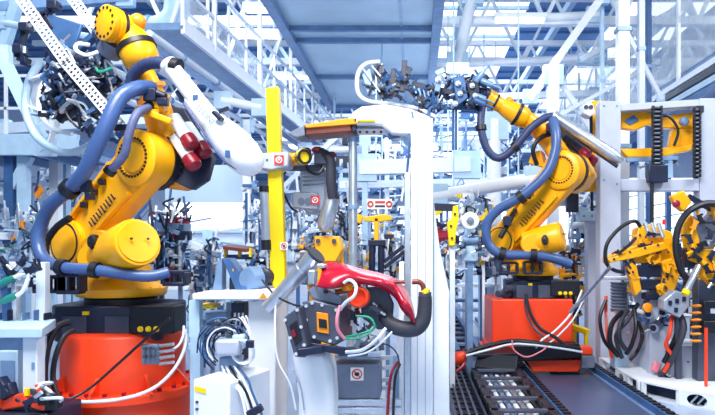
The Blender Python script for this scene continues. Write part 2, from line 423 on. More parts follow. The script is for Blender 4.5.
brace(P(505, 130, 13), P(553, 72, 13), .1, 'offwhite', 'thin white diagonal brace rising to the post head')
brace(P(473, -8, 13), P(457, 66, 13), .24, 'offwhite', 'pale inclined tube right beside the canopy edge', 'pipe', 'inclined_duct', True)
brace(P(420, 24, 13.2), P(600, 15, 13.2), .18, 'white', 'white pipe crossing high at right, near the top edge', 'pipe', 'cross_pipe', True)
brace(P(436, 66, 15), P(605, 56, 15), .17, 'white', 'white pipe crossing behind the right gripper', 'pipe', 'cross_pipe', True)
brace(P(430, 100, 16), P(600, 93, 16), .16, 'offwhite', 'pale beam crossing behind the right robot wrist', 'beam', 'cross_beam')
brace(P(300, 150, 17), P(470, 147, 17), .2, 'offwhite', 'pale beam crossing behind the overhead arm', 'beam', 'cross_beam')
brace(P(340, 185, 14), P(520, 181, 14), .16, 'white', 'white beam crossing just above the middle machines', 'beam', 'cross_beam')
brace(P(432, 197, 10.5), P(540, 178, 10.5), .22, 'white', 'fat white pipe running behind the right robot hose', 'pipe', 'service_pipe', True)
brace(P(360, 168, 13), P(470, 165, 13), .3, 'offwhite', 'broad pale duct crossing behind the white column', 'duct', 'cross_duct')
brace(P(580, 60, 14), P(690, 2, 14), .12, 'white', 'white diagonal brace crossing the tall right columns')
brace(P(620, 20, 11), P(662, 100, 11), .07, 'offwhite', 'slim diagonal brace right of the tall white column')
brace(P(660, 60, 12), P(560, 115, 12), .07, 'offwhite', 'slim pale brace passing behind the tall white column')
brace(P(280, 190, 14), P(355, 120, 14), .1, 'offwhite', 'slim pale brace behind the spot welding gun')
brace(P(365, 135, 13), P(365, 260, 13), .12, 'pale', 'pale upright behind the silver overhead post', 'post', 'steel_post')
brace(P(387, 138, 14), P(387, 260, 14), .1, 'offwhite', 'thin pale upright left of the white column', 'post', 'steel_post')
brace(P(455, 100, 15), P(455, 260, 15), .14, 'offwhite', 'pale upright right of the white column', 'post', 'steel_post')
brace(P(494, 120, 12), P(494, 250, 12), .28, 'white', 'stout white round post beside the right robot forearm', 'post', 'steel_post', True)
brace(P(247, 120, 13), P(247, 262, 13), .14, 'white', 'white upright left of the yellow pole', 'post', 'steel_post')
brace(P(222, 100, 11), P(262, 108, 11), .16, 'white', 'white pipe crossing behind the hose cover end', 'pipe', 'cross_pipe', True)
# ducts upper left
b = MB(); b.tube([P(110, 29, 10.5), P(135, 30, 10.5), P(160, 28, 10.5), P(174, 18, 10.5), P(177, 4, 10.5), P(177, -20, 10.5)], .21, 16, sub=8)
k = tag(b.build('round_duct', 'pale'), 'pale round ventilation duct bending upward beside the walkway', 'duct')
c = MB()
for px, py, dx, dy in ((120, 29.5, 4, 0), (148, 29.5, 4, 0), (177, -2, 0, -5)): c.cyl(P(px, py, 10.5), P(px + dx, py + dy, 10.5), .235, n=16)
c.build('duct_flange', 'steel', k)
brace(P(0, 52, 6.4), P(47, 150, 6.4), .1, 'pale', 'broad pale beam slanting down at the left edge', 'beam', 'slanted_beam')
brace(P(-5, 22, 9), P(110, 40, 9), .1, 'pale', 'pale pipe crossing the upper left corner', 'pipe', 'cross_pipe', True)
brace(P(-5, 8, 11), P(130, -2, 11), .16, 'steel', 'blue beam along the top left edge', 'beam', 'cross_beam')
brace(P(-5, 130, 12), P(170, 118, 12), .2, 'offwhite', 'pale beam crossing behind the left gripper', 'beam', 'cross_beam')
brace(P(20, -5, 10), P(0, 60, 10), .14, 'pale', 'pale brace at the left edge above the slanted beam')
brace(P(200, 60, 16), P(150, 130, 16), .1, 'white', 'white brace falling behind the left forearm')
# left mezzanine
mz = thing('mezzanine_platform', 'blue steel mezzanine platform with columns at the left edge', 'platform', V((-6.6, 11, 0)))
zz = P(0, 152, 10).z
MB().span((-8.5, 9.6, zz), (-5.2, 11.6, zz + .12)).build('deck', 'slate', mz)
MB().span((-8.5, 9.5, zz - .12), (-5.2, 9.62, zz + .2)).build('edge_beam', 'pale', mz)
for i in range(6): MB().bar((-8.5 + i * .65, 9.7, zz - .06), (-8.5 + i * .65, 11.5, zz - .06), .08, .12).build('joist', 'steel', mz)
for px, Y, m in ((11, 9.8, 'slate'), (24, 9.8, 'pale'), (56, 10.6, 'white'), (64, 11.4, 'pale')):
    x = P(px, 0, Y).x; MB().bar((x, Y, 0), (x, Y, zz), S(9, Y)).build('column', m, mz)
MB().bar(P(8, 195, 9.8), P(30, 156, 9.8), .12).build('brace', 'pale', mz)
for i in range(6):
    x = -8.4 + i * .7; MB().bar((x, 9.55, zz + .1), (x, 9.55, zz + 1.1), .04).build('guard_post', 'white', mz)
for h in (.6, 1.1): MB().bar((-8.5, 9.55, zz + h), (-5.2, 9.55, zz + h), .04).build('handrail', 'white', mz)
# ================================================================== ROBOTS
def bolts(mb, c, ax, R, r, n, h):
    ax = V(ax).normalized(); u = ax.orthogonal().normalized(); w = ax.cross(u)
    for i in range(n):
        an = 2 * math.pi * i / n; q = V(c) + (u * math.cos(an) + w * math.sin(an)) * R
        mb.cyl(q, q + ax * h, r, n=6)
    return mb
def hose(root, pts, r, m, clamps=(), name='hose', rib=.016):
    W_ = [P(*p) for p in pts]
    o = MB().tube(W_, r, 12, rib=rib).build(name, m, root, sharp=1.2)
    for i in clamps:
        d = (W_[min(i + 1, len(W_) - 1)] - W_[max(i - 1, 0)]).normalized()
        q = r[i] if isinstance(r, list) else r
        MB().lathe(W_[i] - d * q * .6, d, [(0, q * .9), (0, q * 1.4), (q * 1.2, q * 1.4), (q * 1.2, q * .9)], 16).build('hose_clamp', 'black', o)
    return o
def robot(k):
    Y = k['Y']; root = thing('industrial_robot', k['label'], 'robot', k['base'])
    ax = V(k['ax']).normalized(); up = V((0, 0, 1)); g = k['g']          # g: size factor (1 = left robot)
    f = V((-ax.y, ax.x, 0))                                              # facing direction
    B = V(k['base']); z0 = B.z
    # base
    zb = k['zb']; hw = k['hw']
    b = MB(); b.prism([B + V((x * hw, y * hw, 0)) for x, y in ((-1, -.55), (-.8, -.8), (.75, -.8), (1, -.6), (1, .6), (.6, .8), (-.8, .8), (-1, .5))], (0, 0, zb - z0))
    base = b.build('base', 'navy', root, .02 * g)
    b = MB()
    for x in (-.45, .3): b.box(B + V((x * hw, -.81 * hw, (zb - z0) * .45)), (.2 * g, .02, .16 * g))
    b.build('access_cover', 'dgrey', base, .004)
    b = MB()
    b.box(B + V((-.25 * hw, -.815 * hw, (zb - z0) * .8)), (.05 * g, .02, .03 * g)); b.build('warning_label', 'lemon', base)
    cbx = MB().box(B + V((hw * .93, -hw * .62, (zb - z0) * .62)), (.36 * g, .24 * g, (zb - z0) * .75)).build('connector_box', 'black', root, .01)
    for i in range(3):
        q = B + V((hw * .74 + i * .065 * g, -hw * .62 - .12 * g, (zb - z0) * .38))
        MB().lathe(q + V((0, .01, 0)), (0, -1, 0), [(0, .024 * g), (.02, .024 * g), (.02, .014 * g), (.04, .012 * g)], 12).build('plug', 'lemon', cbx)
    for i in range(2):
        q = B + V((-hw * .98 + i * .1 * g, -hw * .62, (zb - z0) * (.35 + .25 * i)))
        MB().lathe(q, (-.75, -.65, 0), [(0, .06 * g), (.08 * g, .06 * g), (.08 * g, .045 * g), (.2 * g, .04 * g)], 12).build('power_plug', 'dgrey', root)
    MB().lathe((B.x, B.y, zb), up, [(0, k['rt'] * .8), (.04 * g, k['rt'] * .8), (.06 * g, k['rt'] * .72), (k['zt'] - zb, k['rt'] * .72)], 28).build('slewing_ring', 'black', root)
    # turntable and shoulder
    zt = k['zt']; rt = k['rt']; C = V((B.x, B.y, zt))
    tt = MB().lathe(C, up, [(0, rt * .96), (.02 * g, rt), (.07 * g, rt), (.09 * g, rt * .93), (.13 * g, rt * .8), (.17 * g, rt * .7)], 32).build('turntable', 'yellow', root)
    bolts(MB(), C + V((0, 0, .07 * g)), up, rt * .96, .012 * g, 20, .012).build('bolt_circle', 'orange', tt)
    a2 = P(*k['a2']); a3 = P(*k['a3'])
    eye = V((0, 0, EYE)); ray = a3 - eye; a3 = eye + ray * ((a2 - eye).dot(ax) / ray.dot(ax))      # both joints lie in the arm's swing plane
    s0 = a2 + ax * .16 * g
    h = a2.z - zt
    poly = [C - f * rt * .8 + V((0, 0, .1 * g)), C + f * rt * .95 + V((0, 0, .1 * g))]
    poly = [s0 + (p - s0) - ax * (p - s0).dot(ax) for p in poly]
    t2 = s0; poly += [t2 + f * .2 * g + up * .05, t2 + f * .1 * g + up * .19 * g, t2 - f * .12 * g + up * .18 * g, t2 - f * .3 * g - up * .05 * g]
    MB().prism(poly, ax * .34 * g).build('shoulder_housing', 'yellow', root, .03 * g)
    MB().lathe(a2 - ax * .05 * g, ax, [(0, .13 * g), (.02, .2 * g), (.3 * g, .21 * g), (.3 * g, .19 * g), (.5 * g, .18 * g)], 28).build('shoulder_joint', 'yellow', root)
    MB().ring(a2 - ax * .03 * g, ax, .165 * g, .014 * g, 32, 6).build('joint_seal', 'black', root)
    # counterbalance cylinder
    c0 = P(*k['cb0']); c1 = P(*k['cb1']); dd = (c1 - c0); Lc = dd.length; rc_ = k['rc']
    cbo = MB().lathe(c0, dd, [(0, rc_ * .7), (.03 * g, rc_ * .92), (Lc * .7, rc_), (Lc * .97, rc_), (Lc, rc_ * .96), (Lc + .002, rc_ * .86), (Lc + .012 * g, rc_ * .84), (Lc + .014 * g, 0)], 28).build('counterbalance', 'yellow', root)
    u = dd.normalized(); sx = u.cross(up).normalized(); b = MB()
    for s_ in (-.35, .35): b.ball(c1 + u * .03 * g + sx * s_ * rc_ + up * .1 * rc_, .012 * g, 8)
    b.build('screw', 'black', cbo)
    bo = P(*k['boss']); MB().lathe(bo, (-.25, -.95, .05), [(0, .06 * g), (.04 * g, .06 * g), (.06 * g, .045 * g), (.06 * g, .03 * g), (.07 * g, .0)], 18, (.7, 1)).build('pivot_cap', 'black', root)
    MB().capsule(bo + V((0, .04, 0)), c0.lerp(c1, .1) + V((0, -.0, 0)), .1 * g, .12 * g, (0, 1, 0), 0, .09 * g).build('pivot_lug', 'yellow', root, .015)
    # lower arm
    r1, r2 = k['r1'], k['r2']
    la = MB().capsule(a2 + ax * .02, a3 + ax * .08 * g, r1, r2 * .97, ax, .0, .17 * g).build('lower_arm', 'yellow', root, .025 * g)
    e = (a3 - a2); e -= ax * e.dot(ax); Le = e.length; e.normalize(); w = ax.cross(e)
    if w.z < 0: w = -w
    b = MB()
    for sgn in (-1, 1):
        b.bar(a2 + w * sgn * r1 * .78 + e * .12 * Le, a3 + w * sgn * r2 * .72 - e * .22 * Le, .035 * g, .05 * g, ax)
    b.build('arm_rib', 'yellow', la, .008)
    b = MB(); rr = random.Random(3)
    for i in range(10):
        q = a2 + e * Le * (.3 + .036 * i) - w * r1 * .35 - ax * .004
        hh = .038 * g * (1 if i % 3 else .8)
        b.bar(q - w * hh + e * .006 * g, q + w * hh, .011 * g, .006, ax)
        if i % 2: b.bar(q - w * hh, q - w * hh + e * .022 * g, .01 * g, .006, ax)
    b.build('arm_lettering', 'navy', la)
    b = MB()
    for t in (.35, .5, .62): b.box(a2 + e * Le * t + w * r1 * .6 - ax * .01, (.05 * g, .05 * g, .05 * g))
    b.build('hose_bracket', 'black', la, .004)
    # elbow
    q = a3 - ax * .03 * g
    el = MB().lathe(q, ax, [(0, 0), (0, r2 * .50), (.012 * g, r2 * .52), (.012 * g, r2 * .6), (-.005, r2 * .64), (-.005, r2 * .84), (.02 * g, r2 * .98), (.22 * g, r2 * .98)], 36).build('elbow_joint', 'yellow', root)
    b = MB(); bolts(b, q - ax * .012, ax, r2 * .66, .012 * g, 30, .03); b.build('bolt_circle', 'black', el)
    MB().lathe(q + ax * .215 * g, ax, [(0, r2 * .98), (.0, r2 * 1.03), (.06 * g, r2 * 1.03), (.06 * g, r2 * .9)], 36).build('elbow_seal', 'black', root)
    bolts(MB(), q + ax * .27 * g, ax, r2 * .98, .012 * g, 26, .02).build('bolt_circle', 'dgrey', root)
    ec = q + ax * .4 * g
    fa = [P(*p) for p in k['fore']]
    fd = (fa[-1] - ec).normalized(); wv = ax.cross(fd)
    poly = [ec + fd * r2 * 1.1 + wv * r2 * .6, ec + fd * r2 * 1.1 - wv * r2 * .6, ec + fd * r2 * .3 - wv * r2 * 1.0, ec - fd * r2 * .8 - wv * r2 * .75, ec - fd * r2 * 1.0, ec - fd * r2 * .8 + wv * r2 * .75, ec + fd * r2 * .3 + wv * r2 * 1.0]
    MB().prism([p - ax * .13 * g for p in poly], ax * .27 * g).build('elbow_housing', 'yellow', root, .03 * g)
    # forearm
    b = MB(); rs = k['frad']; b.tube([ec + fd * r2 * .6] + fa, [rs[0]] + list(rs), 18, sub=5); fo = b.build('forearm', 'yellow', root)
    b = MB()
    for t in (.25, .55):
        q2 = fa[0].lerp(fa[-1], t); b.lathe(q2, fa[-1] - fa[0], [(0, rs[0] * .9), (0, rs[0] * 1.12), (.03 * g, rs[0] * 1.12), (.03 * g, rs[0] * .9)], 20)
    b.build('forearm_flange', 'orange', fo)
    # motors
    mp = [P(*p) for p in k['motors']]; mdv = V(k['mdir'](P)); md = mdv.normalized(); ml = mdv.length
    for c_ in mp:
        m_ = MB().lathe(c_ - md * ml, md, [(0, .045 * g), (0, .054 * g), (ml * .9, .054 * g), (ml * .9, .045 * g)], 16).build('motor', k['mmat'], root)
        MB().lathe(c_ - md * .05 * g, md, [(0, .062 * g), (.07 * g, .066 * g), (.1 * g, .058 * g), (.115 * g, .03 * g), (.116 * g, 0)], 18).build('motor_cap', 'crimson', m_)
    MB().prism([P(*p) for p in k['plate']], ax * .03 + V((0, .03, 0))).build('motor_bracket', 'navy', root, .008)
    # wrist
    wb = P(*k['bulb']); fl = P(*k['flange']); hub = P(*k['hub'])
    wd = (wb - fa[-1]).normalized() if (wb - fa[-1]).length > .01 else fd
    rw_ = k['rw']; wax = (hub - wb).normalized()
    MB().lathe(wb - wax * rw_ * .95, wax, [(0, rw_ * .45), (rw_ * .25, rw_ * .8), (rw_ * .6, rw_), (rw_ * 1.15, rw_ * 1.02)], 28).build('wrist_bell', 'yellow', root)
    MB().lathe(wb + wax * rw_ * .2, wax, [(0, rw_ * .95), (0, rw_ * 1.1), (rw_ * .3, rw_ * 1.1), (rw_ * .3, rw_ * .9)], 28).build('wrist_seal', 'black', root)
    MB().lathe(wb + wax * rw_ * .5, wax, [(0, rw_ * .98), ((hub - wb).length * .55, rw_ * .8), ((hub - wb).length, rw_ * .55)], 24).build('wrist_housing', 'yellow', root)
    fx = fl - hub; fln = fx.normalized(); FL = fx.length; rf = k['rf']
    MB().lathe(hub - fln * rf * .5, fln, [(0, rf * .45), (rf * .2, rf * .75), (rf * .5, rf * .85), (rf * .5 + FL * .35, rf * .9), (rf * .5 + FL * .36, rf)], 28).build('wrist_cap', 'yellow', root)
    MB().lathe(hub + fln * FL * .36, fln, [(0, rf * 1.02), (FL * .12, rf * 1.02)], 28).build('wrist_ring', 'black', root)
    fo2 = MB().lathe(hub + fln * FL * .48, fln, [(0, rf * 1.0), (FL * .2, rf * 1.05), (FL * .22, rf * .98), (FL * .3, rf * 1.05), (FL * .49, rf * 1.05), (FL * .52, rf * .98), (FL * .52, 0)], 32).build('tool_flange', 'yellow', root)
    bolts(MB(), fl - fln * .01, fln, rf * .86, .013 * g, 14, .015).build('bolt_circle', 'black', fo2)
    MB().ball(hub + V((.09 * g, -.02, .06 * g)), rf * .5, 14).build('wrist_knob', 'orange', root)
    k['extra'](root, g)
    return root

def tooth_brackets(root, rects, Y):
    for (x0, y0, x1, y1) in rects:
        b = MB(); c0 = P(x0, y0, Y); c1 = P(x1, y1, Y); t = .02
        for (a, c) in (((x0, y0), (x1, y0)), ((x1, y0), (x1, y1)), ((x1, y1), (x0, y1)), ((x0, y1), (x0, y0))):
            b.bar(P(a[0], a[1], Y), P(c[0], c[1], Y), .03, .12, (0, 1, 0))
        m = (x0 + x1) / 2; b.bar(P(m, y0, Y), P(m, y1, Y), .025, .1, (0, 1, 0))
        b.bar(P((x0 + x1) / 2, (y0 + y1) / 2, Y), P((x0 + x1) / 2, (y0 + y1) / 2, Y + .25), .05)
        b.build('hose_holder', 'navy', root, .006)

def left_extra(root, g):
    hose(root, [(152, 88, 5.0), (138, 88, 4.86), (120, 98, 4.75), (107, 124, 4.68), (95, 150, 4.68), (84, 172, 4.72), (70, 189, 4.8), (52, 204, 4.88),
                (42, 222, 4.95), (38, 242, 4.95), (44, 259, 4.9), (62, 267, 4.85), (95, 270, 4.8), (130, 275, 4.8), (152, 276, 4.85), (169, 272, 4.9)],
         [.058, .06, .062, .062, .06, .058, .056, .054, .052, .054, .05, .046, .046, .046, .046, .044], 'hose', (6, 11, 12), 'dress_hose')
    hose(root, [(110, 171, 4.82), (124, 155, 4.78), (129, 134, 4.76), (137, 114, 4.8), (150, 107, 4.95)], .034, 'hose_grey', (0, 4), 'feed_hose')
    hose(root, [(131, 95, 5.05), (133, 76, 5.0), (145, 65, 4.95), (160, 63, 4.9), (176, 67, 4.88)], .05, 'hose_dark', (4,), 'wrist_hose')
    hose(root, [(48, 268, 5.1), (46, 245, 5.15), (56, 228, 5.15), (70, 218, 5.1)], .03, 'black', (), 'cable_loop')
    # white covers
    a = P(168, 63, 4.9); b_ = P(232, 146, 4.72); d = b_ - a; L = d.length
    c = MB().lathe(a, d, [(0, .05), (.01, .074), (.05, .074), (.06, .064), (L * .5, .068), (L, .074)], 24).build('hose_sleeve', 'white', root)
    a = P(186, 92, 4.86); b_ = P(255, 167, 4.62); d = b_ - a; L = d.length
    prof = [(0, .04), (L * .05, .065), (L * .2, .078), (L * .38, .092), (L * .5, .118), (L * .64, .136), (L * .8, .138), (L * .9, .118), (L * .96, .085), (L * .99, .045), (L, 0)]
    c = MB().lathe(a + V((.02, 0, -.03)), d, prof, 32).build('hose_cover', 'white', root)
    u = d.normalized(); rt = u.cross(V((0, -1, 0))).normalized()
    if rt.z > 0: rt = -rt
    MB().tube([a + u * L * .1 + rt * .066 + V((0, -.06, 0)), a + u * L * .45 + rt * .104 + V((0, -.06, 0)), a + u * L * .75 + rt * .13 + V((0, -.06, 0)), a + u * L * .92 + rt * .1 + V((0, -.05, 0))], .01, 6).build('cover_seam', 'hose_grey', c)
    q = a + u * L * .34 + V((0.03, -.17, -.02)); text('cover_lettering', 'LEONI', 'steel', c, q, u, V((-u.z, 0, u.x)), .05, .003)
    b = MB()
    p0 = P(214, 112, 4.62); b.bar(p0, P(222, 120, 4.6), .05, .03); b.bar(P(219, 112, 4.6), P(229, 108, 4.6), .03, .03); b.build('cover_latch', 'navy', c, .004)
    b = MB(); b.box(P(196, 98, 4.76), (.04, .04, .04)); b.box(P(228, 154, 4.55), (.035, .03, .05)); b.build('cover_clip', 'slate', c)
    MB().bar(P(180, 92, 4.98), P(214, 140, 4.86), .06, .1, (0, 1, 0)).build('cover_rail', 'hose_dark', root, .01)
    tooth_brackets(root, [(36, 277, 60, 291), (60, 275, 82, 292)], 4.95)
    tooth_brackets(root, [(165, 272, 187, 284)], 5.05)
    b = MB(); b.box(P(86, 186, 4.78), (.07, .06, .1)); b.box(P(90, 196, 4.78), (.05, .08, .06)); b.bar(P(72, 190, 4.85), P(92, 186, 4.85), .05); b.build('hose_saddle', 'navy', root, .008)
    b = MB(); b.box(P(150, 112, 5.0), (.2, .14, .06)); b.box(P(158, 104, 4.98), (.12, .1, .12)); b.bar(P(146, 112, 4.95), P(172, 122, 4.95), .05); b.build('forearm_bracket', 'yellow', root, .01)
    b = MB(); b.box(P(152, 96, 4.95), (.1, .12, .1)); b.box(P(163, 102, 4.92), (.08, .06, .06)); b.cyl(P(150, 90, 4.93), P(166, 97, 4.93), .03, n=10); b.build('hose_anchor', 'navy', root, .008)
Lax = (.42, .907, 0)
bl = P(122, 336, 5.5)
robot(dict(label='large yellow robot arm at left on a red drum, white hose cover', Y=5.5, base=bl, ax=Lax, g=1.0, zb=P(0, 302, 5.5).z, zt=P(0, 296, 5.4).z, hw=.47, rt=.375,
    a2=(68, 243, 5.35), a3=(136, 158, 4.95), r1=.18, r2=.235, cb0=(100, 260, 5.2), cb1=(138, 242, 4.8), rc=.19, boss=(96, 242, 4.92),
    fore=[(158, 112, 5.2), (150, 88, 5.15), (143, 70, 5.12)], frad=(.12, .095, .08), motors=[(190, 142, 5.0), (203, 150, 5.1), (192, 162, 5.0)],
    mdir=lambda P: P(190, 142, 5.0) - P(174, 118, 5.1), mmat='offwhite',
    plate=[(160, 104, 5.25), (184, 108, 5.25), (213, 158, 5.2), (207, 180, 5.15), (192, 190, 5.15), (174, 182, 5.15)],
    bulb=(139, 54, 5.1), hub=(128, 30, 5.12), flange=(104, 22, 4.94), rw=.145, rf=.135, extra=left_extra))
def right_extra(root, g):
    hose(root, [(553, 119, 7.85), (556, 135, 7.75), (555, 152, 7.72), (546, 174, 7.72), (521, 197, 7.8), (499, 209, 7.9), (487, 224, 7.95), (488, 243, 7.95), (502, 254, 7.92), (533, 255, 7.9), (552, 258, 7.9), (570, 264, 7.95)],
         .064, 'hose', (4, 8, 9), 'dress_hose')
    hose(root, [(487, 96, 8.2), (482, 108, 8.1), (481, 128, 8.05), (487, 149, 8.05), (499, 158, 8.05), (515, 147, 8.0), (531, 128, 7.95), (545, 118, 7.95), (556, 116, 7.95)], .052, 'hose_dark', (2, 5), 'wrist_hose')
    hose(root, [(537, 165, 8.1), (533, 150, 8.05), (540, 138, 8.05), (552, 134, 8.1)], .03, 'black', (), 'feed_hose')
    hose(root, [(500, 238, 7.95), (507, 226, 7.95), (513, 214, 8.0)], .035, 'black', (), 'cable_loop')
    a = P(553, 115, 7.95); b_ = P(623, 162, 7.7); d = b_ - a; L = d.length
    c = MB().lathe(a, d, [(0, .04), (.01, .07), (.06, .07), (.07, .06), (L * .5, .07), (L * .85, .078), (L * .95, .06), (L * .99, .03), (L, 0)], 22).build('hose_cover', 'silver', root)
    MB().bar(a + V((0, .05, -.07)), b_ + V((-.05, .05, -.05)), .03, .08, (0, 1, 0)).build('cover_rail', 'navy', c)
    tooth_brackets(root, [(500, 263, 517, 273), (524, 262, 541, 273)], 8.0)
    b = MB(); b.box(P(526, 195, 7.85), (.12, .1, .1)); b.box(P(507, 221, 7.9), (.1, .1, .12)); b.build('hose_saddle', 'navy', root, .008)
    b = MB(); b.box(P(552, 128, 8.0), (.14, .12, .12)); b.box(P(540, 121, 8.0), (.1, .1, .06)); b.build('hose_anchor', 'navy', root, .008)
    b = MB(); b.prism([P(540, 150, 8.2), P(532, 152, 8.2), (P(528, 163, 8.2)), P(545, 168, 8.2)], (.1, .2, 0)); b.build('elbow_bracket', 'yellow', root, .01)
Rax = (.6, .8, 0)
br = P(533, 299, 8.4)
robot(dict(label='second yellow robot arm, mid-right, blue hose looping down its front', Y=8.4, base=br, ax=Rax, g=1.05, zb=P(0, 279, 8.4).z, zt=P(0, 275, 8.4).z, hw=.38, rt=.34,
    a2=(501, 241, 8.25), a3=(561, 170, 8.1), r1=.2, r2=.25, cb0=(524, 245, 8.1), cb1=(562, 236, 7.9), rc=.19, boss=(545, 240, 7.82),
    fore=[(549, 140, 8.35), (535, 126, 8.3), (522, 116, 8.25)], frad=(.14, .12, .11), motors=[(585, 153, 8.05), (592, 160, 8.2), (583, 165, 8.1)],
    mdir=lambda P: P(585, 153, 8.05) - P(566, 138, 8.3), mmat='navy',
    plate=[(556, 128, 8.35), (572, 132, 8.35), (596, 158, 8.3), (590, 172, 8.3), (578, 170, 8.3)],
    bulb=(520, 116, 8.25), hub=(502, 106, 8.22), flange=(486, 97, 8.2), rw=.145, rf=.115, extra=right_extra))

# ---- pedestals
zt_ = P(0, 337, 5.05).z
c = P(125, 0, 5.5)
pd = thing('robot_pedestal', 'orange-red drum pedestal with bolted flange under the left robot', 'pedestal', V((c.x, 5.5, 0)))
MB().lathe((c.x, 5.5, .1), (0, 0, 1), [(.3, .505), (zt_ - .12, .505), (zt_ - .1, .49), (zt_ - .1 + .02, .46)], 48).build('drum', 'red', pd)
fl = MB().lathe((c.x, 5.5, 0), (0, 0, 1), [(0, .58), (.36, .58), (.36, .63), (.42, .63), (.43, .62), (.43, .5)], 48).build('flange', 'red', pd)
bolts(MB(), (c.x, 5.5, .43), (0, 0, 1), .575, .02, 26, .025).build('bolt_circle', 'crimson', fl)
for an in (-2.3, -1.57, -.85, -.2): 
    q = V((c.x + .55 * math.cos(an), 5.5 + .55 * math.sin(an), .43)); MB().prism([q + V((-.07 * math.cos(an), -.07 * math.sin(an), 0)), q + V((.1 * math.cos(an), .1 * math.sin(an), 0)), q + V((-.07 * math.cos(an), -.07 * math.sin(an), .16))], V((-math.sin(an), math.cos(an), 0)) * .03).build('gusset', 'red', pd)
MB().lathe((c.x, 5.5, zt_ - .03), (0, 0, 1), [(0, .5), (P(0, 336, 5.5).z - zt_ + .03, .5)], 32).build('top_plate', 'navy', pd)
mf = thing('valve_manifold', 'small grey valve manifold mounted on the orange-red drum', 'manifold', P(151, 368, 4.97))
MB().box(P(151, 354, 4.95), (.13, .06, .16)).build('body', 'grey', mf, .006)
for i in range(3):
    for j in range(2):
        q = P(146 + i * 5, 348 + j * 8, 4.92); MB().cyl(q, q + V((.0, -.04, 0)), .013, n=8).build('valve', 'dgrey', mf)
for j in range(4): q = P(160, 346 + j * 6, 4.95); MB().cyl(q, q + V((.12, -.03, .02)), .014, n=8).build('fitting', 'silver', mf)
def cable(label, pts, r, m, cat='cable', name='cable'):
    o = MB().tube([P(*p) for p in pts], r, 8).build(name, m); return tag(o, label, cat)
cable('black cable sagging across the front of the orange-red drum', [(170, 318, 4.85), (150, 335, 4.9), (120, 362, 4.93), (90, 388, 4.85), (66, 400, 4.75), (46, 398, 4.7)], .011, 'black')
cable('white cable bundle curving around the foot of the orange-red drum', [(186, 330, 5.1), (184, 350, 5.0), (172, 372, 4.92), (150, 390, 4.85), (115, 400, 4.75), (70, 402, 4.7), (45, 400, 4.7)], .014, 'offwhite')
cable('white lead from the valve manifold up to the connector box', [(166, 352, 4.93), (178, 346, 4.95), (183, 336, 5.0), (184, 326, 5.05)], .01, 'offwhite')
cable('thick black power cable hanging left of the orange-red drum', [(70, 322, 4.95), (57, 327, 4.88), (48, 345, 4.8), (44, 370, 4.75), (46, 392, 4.72), (56, 402, 4.7)], .028, 'black')
cable('thinner black power cable beside the thickest one, left of the drum', [(74, 330, 4.95), (64, 337, 4.88), (56, 355, 4.8), (53, 378, 4.76), (58, 396, 4.72), (70, 402, 4.7)], .02, 'black')
zr_ = P(0, 299, 8.05).z
x0 = P(492, 0, 8.05).x; x1 = P(573, 0, 8.05).x
pr = thing('robot_pedestal', 'orange-red box pedestal under the right robot, on the rail carriage', 'pedestal', V(((x0 + x1) / 2, 8.5, .28)))
MB().span((x0, 8.05, .28), (x1, 8.95, zr_)).build('box', 'red', pr, .02)
MB().span((x0 - .03, 8.02, .28), (x1 + .03, 8.98, .33)).build('foot_flange', 'red', pr, .006)
bz = P(0, 299, 8.4).z
if bz > zr_ + .005: MB().span((x0 + .1, 8.1, zr_), (x1 - .1, 8.9, bz)).build('top_plate', 'navy', pr)
ca = thing('rail_carriage', 'orange-red rail carriage with grey guide blocks under the right robot', 'carriage', V(((x0 + x1) / 2 + .05, 8.4, 0)))
MB().span((x0 - .08, 7.95, .2), (x1 + .2, 9.0, .28)).build('deck', 'red', ca, .01)
MB().prism([P(526, 360, 7.85), P(585, 360, 7.85), P(578, 372, 7.85), P(533, 372, 7.85)], (0, .5, 0)).build('tongue', 'red', ca, .01)
for px in (498, 585): MB().box(P(px, 360, 7.95), (.17, .3, .16)).build('guide_block', 'grey', ca, .01)
for px in (491, 583): MB().box(P(px, 350, 7.92), (.2, .22, .1)).build('end_cap', 'red', ca, .02)
MB().prism([P(514, 346, 7.75), P(580, 344, 7.75), P(582, 358, 7.75), P(516, 362, 7.75)], (0, .25, 0)).build('cable_box', 'black', ca, .015)
for px in (510, 560): MB().span(P(px, 365, 8) , P(px + 8, 371, 8.6)).build('skid', 'dgrey', ca)
b_ = [('thick black cable running left from the carriage cable box', [(580, 349, 7.65), (545, 344, 7.62), (515, 341, 7.65), (490, 345, 7.6), (468, 352, 7.5), (455, 356, 7.4)], .028, 'black'),
      ('pale cable lying along the carriage cable box', [(582, 352, 7.63), (550, 347, 7.6), (515, 344, 7.6), (492, 349, 7.55), (465, 356, 7.4)], .014, 'offwhite'),
      ('black cable dropping from the right robot base to the carriage', [(526, 294, 7.9), (530, 312, 7.85), (540, 328, 7.8), (556, 338, 7.7), (566, 346, 7.65)], .022, 'black'),
      ('thin black lead hugging the drop cable on the right pedestal', [(524, 296, 7.9), (527, 315, 7.88), (536, 330, 7.8), (550, 341, 7.7)], .014, 'dgrey'),
      ('white lead looping across the right pedestal corner', [(582, 290, 7.8), (572, 312, 7.78), (556, 330, 7.75), (542, 340, 7.7), (536, 348, 7.65)], .013, 'white'),
      ('second white lead nearest the right pedestal edge', [(586, 294, 7.85), (574, 318, 7.8), (560, 334, 7.75), (548, 344, 7.68)], .011, 'offwhite'),
      ('pinkish cable loop hanging on the carriage cable box', [(512, 340, 7.6), (514, 350, 7.58), (526, 357, 7.55), (540, 352, 7.55), (548, 346, 7.6)], .01, 'pink')]
for l, p, r, m in b_: cable(l, p, r, m)

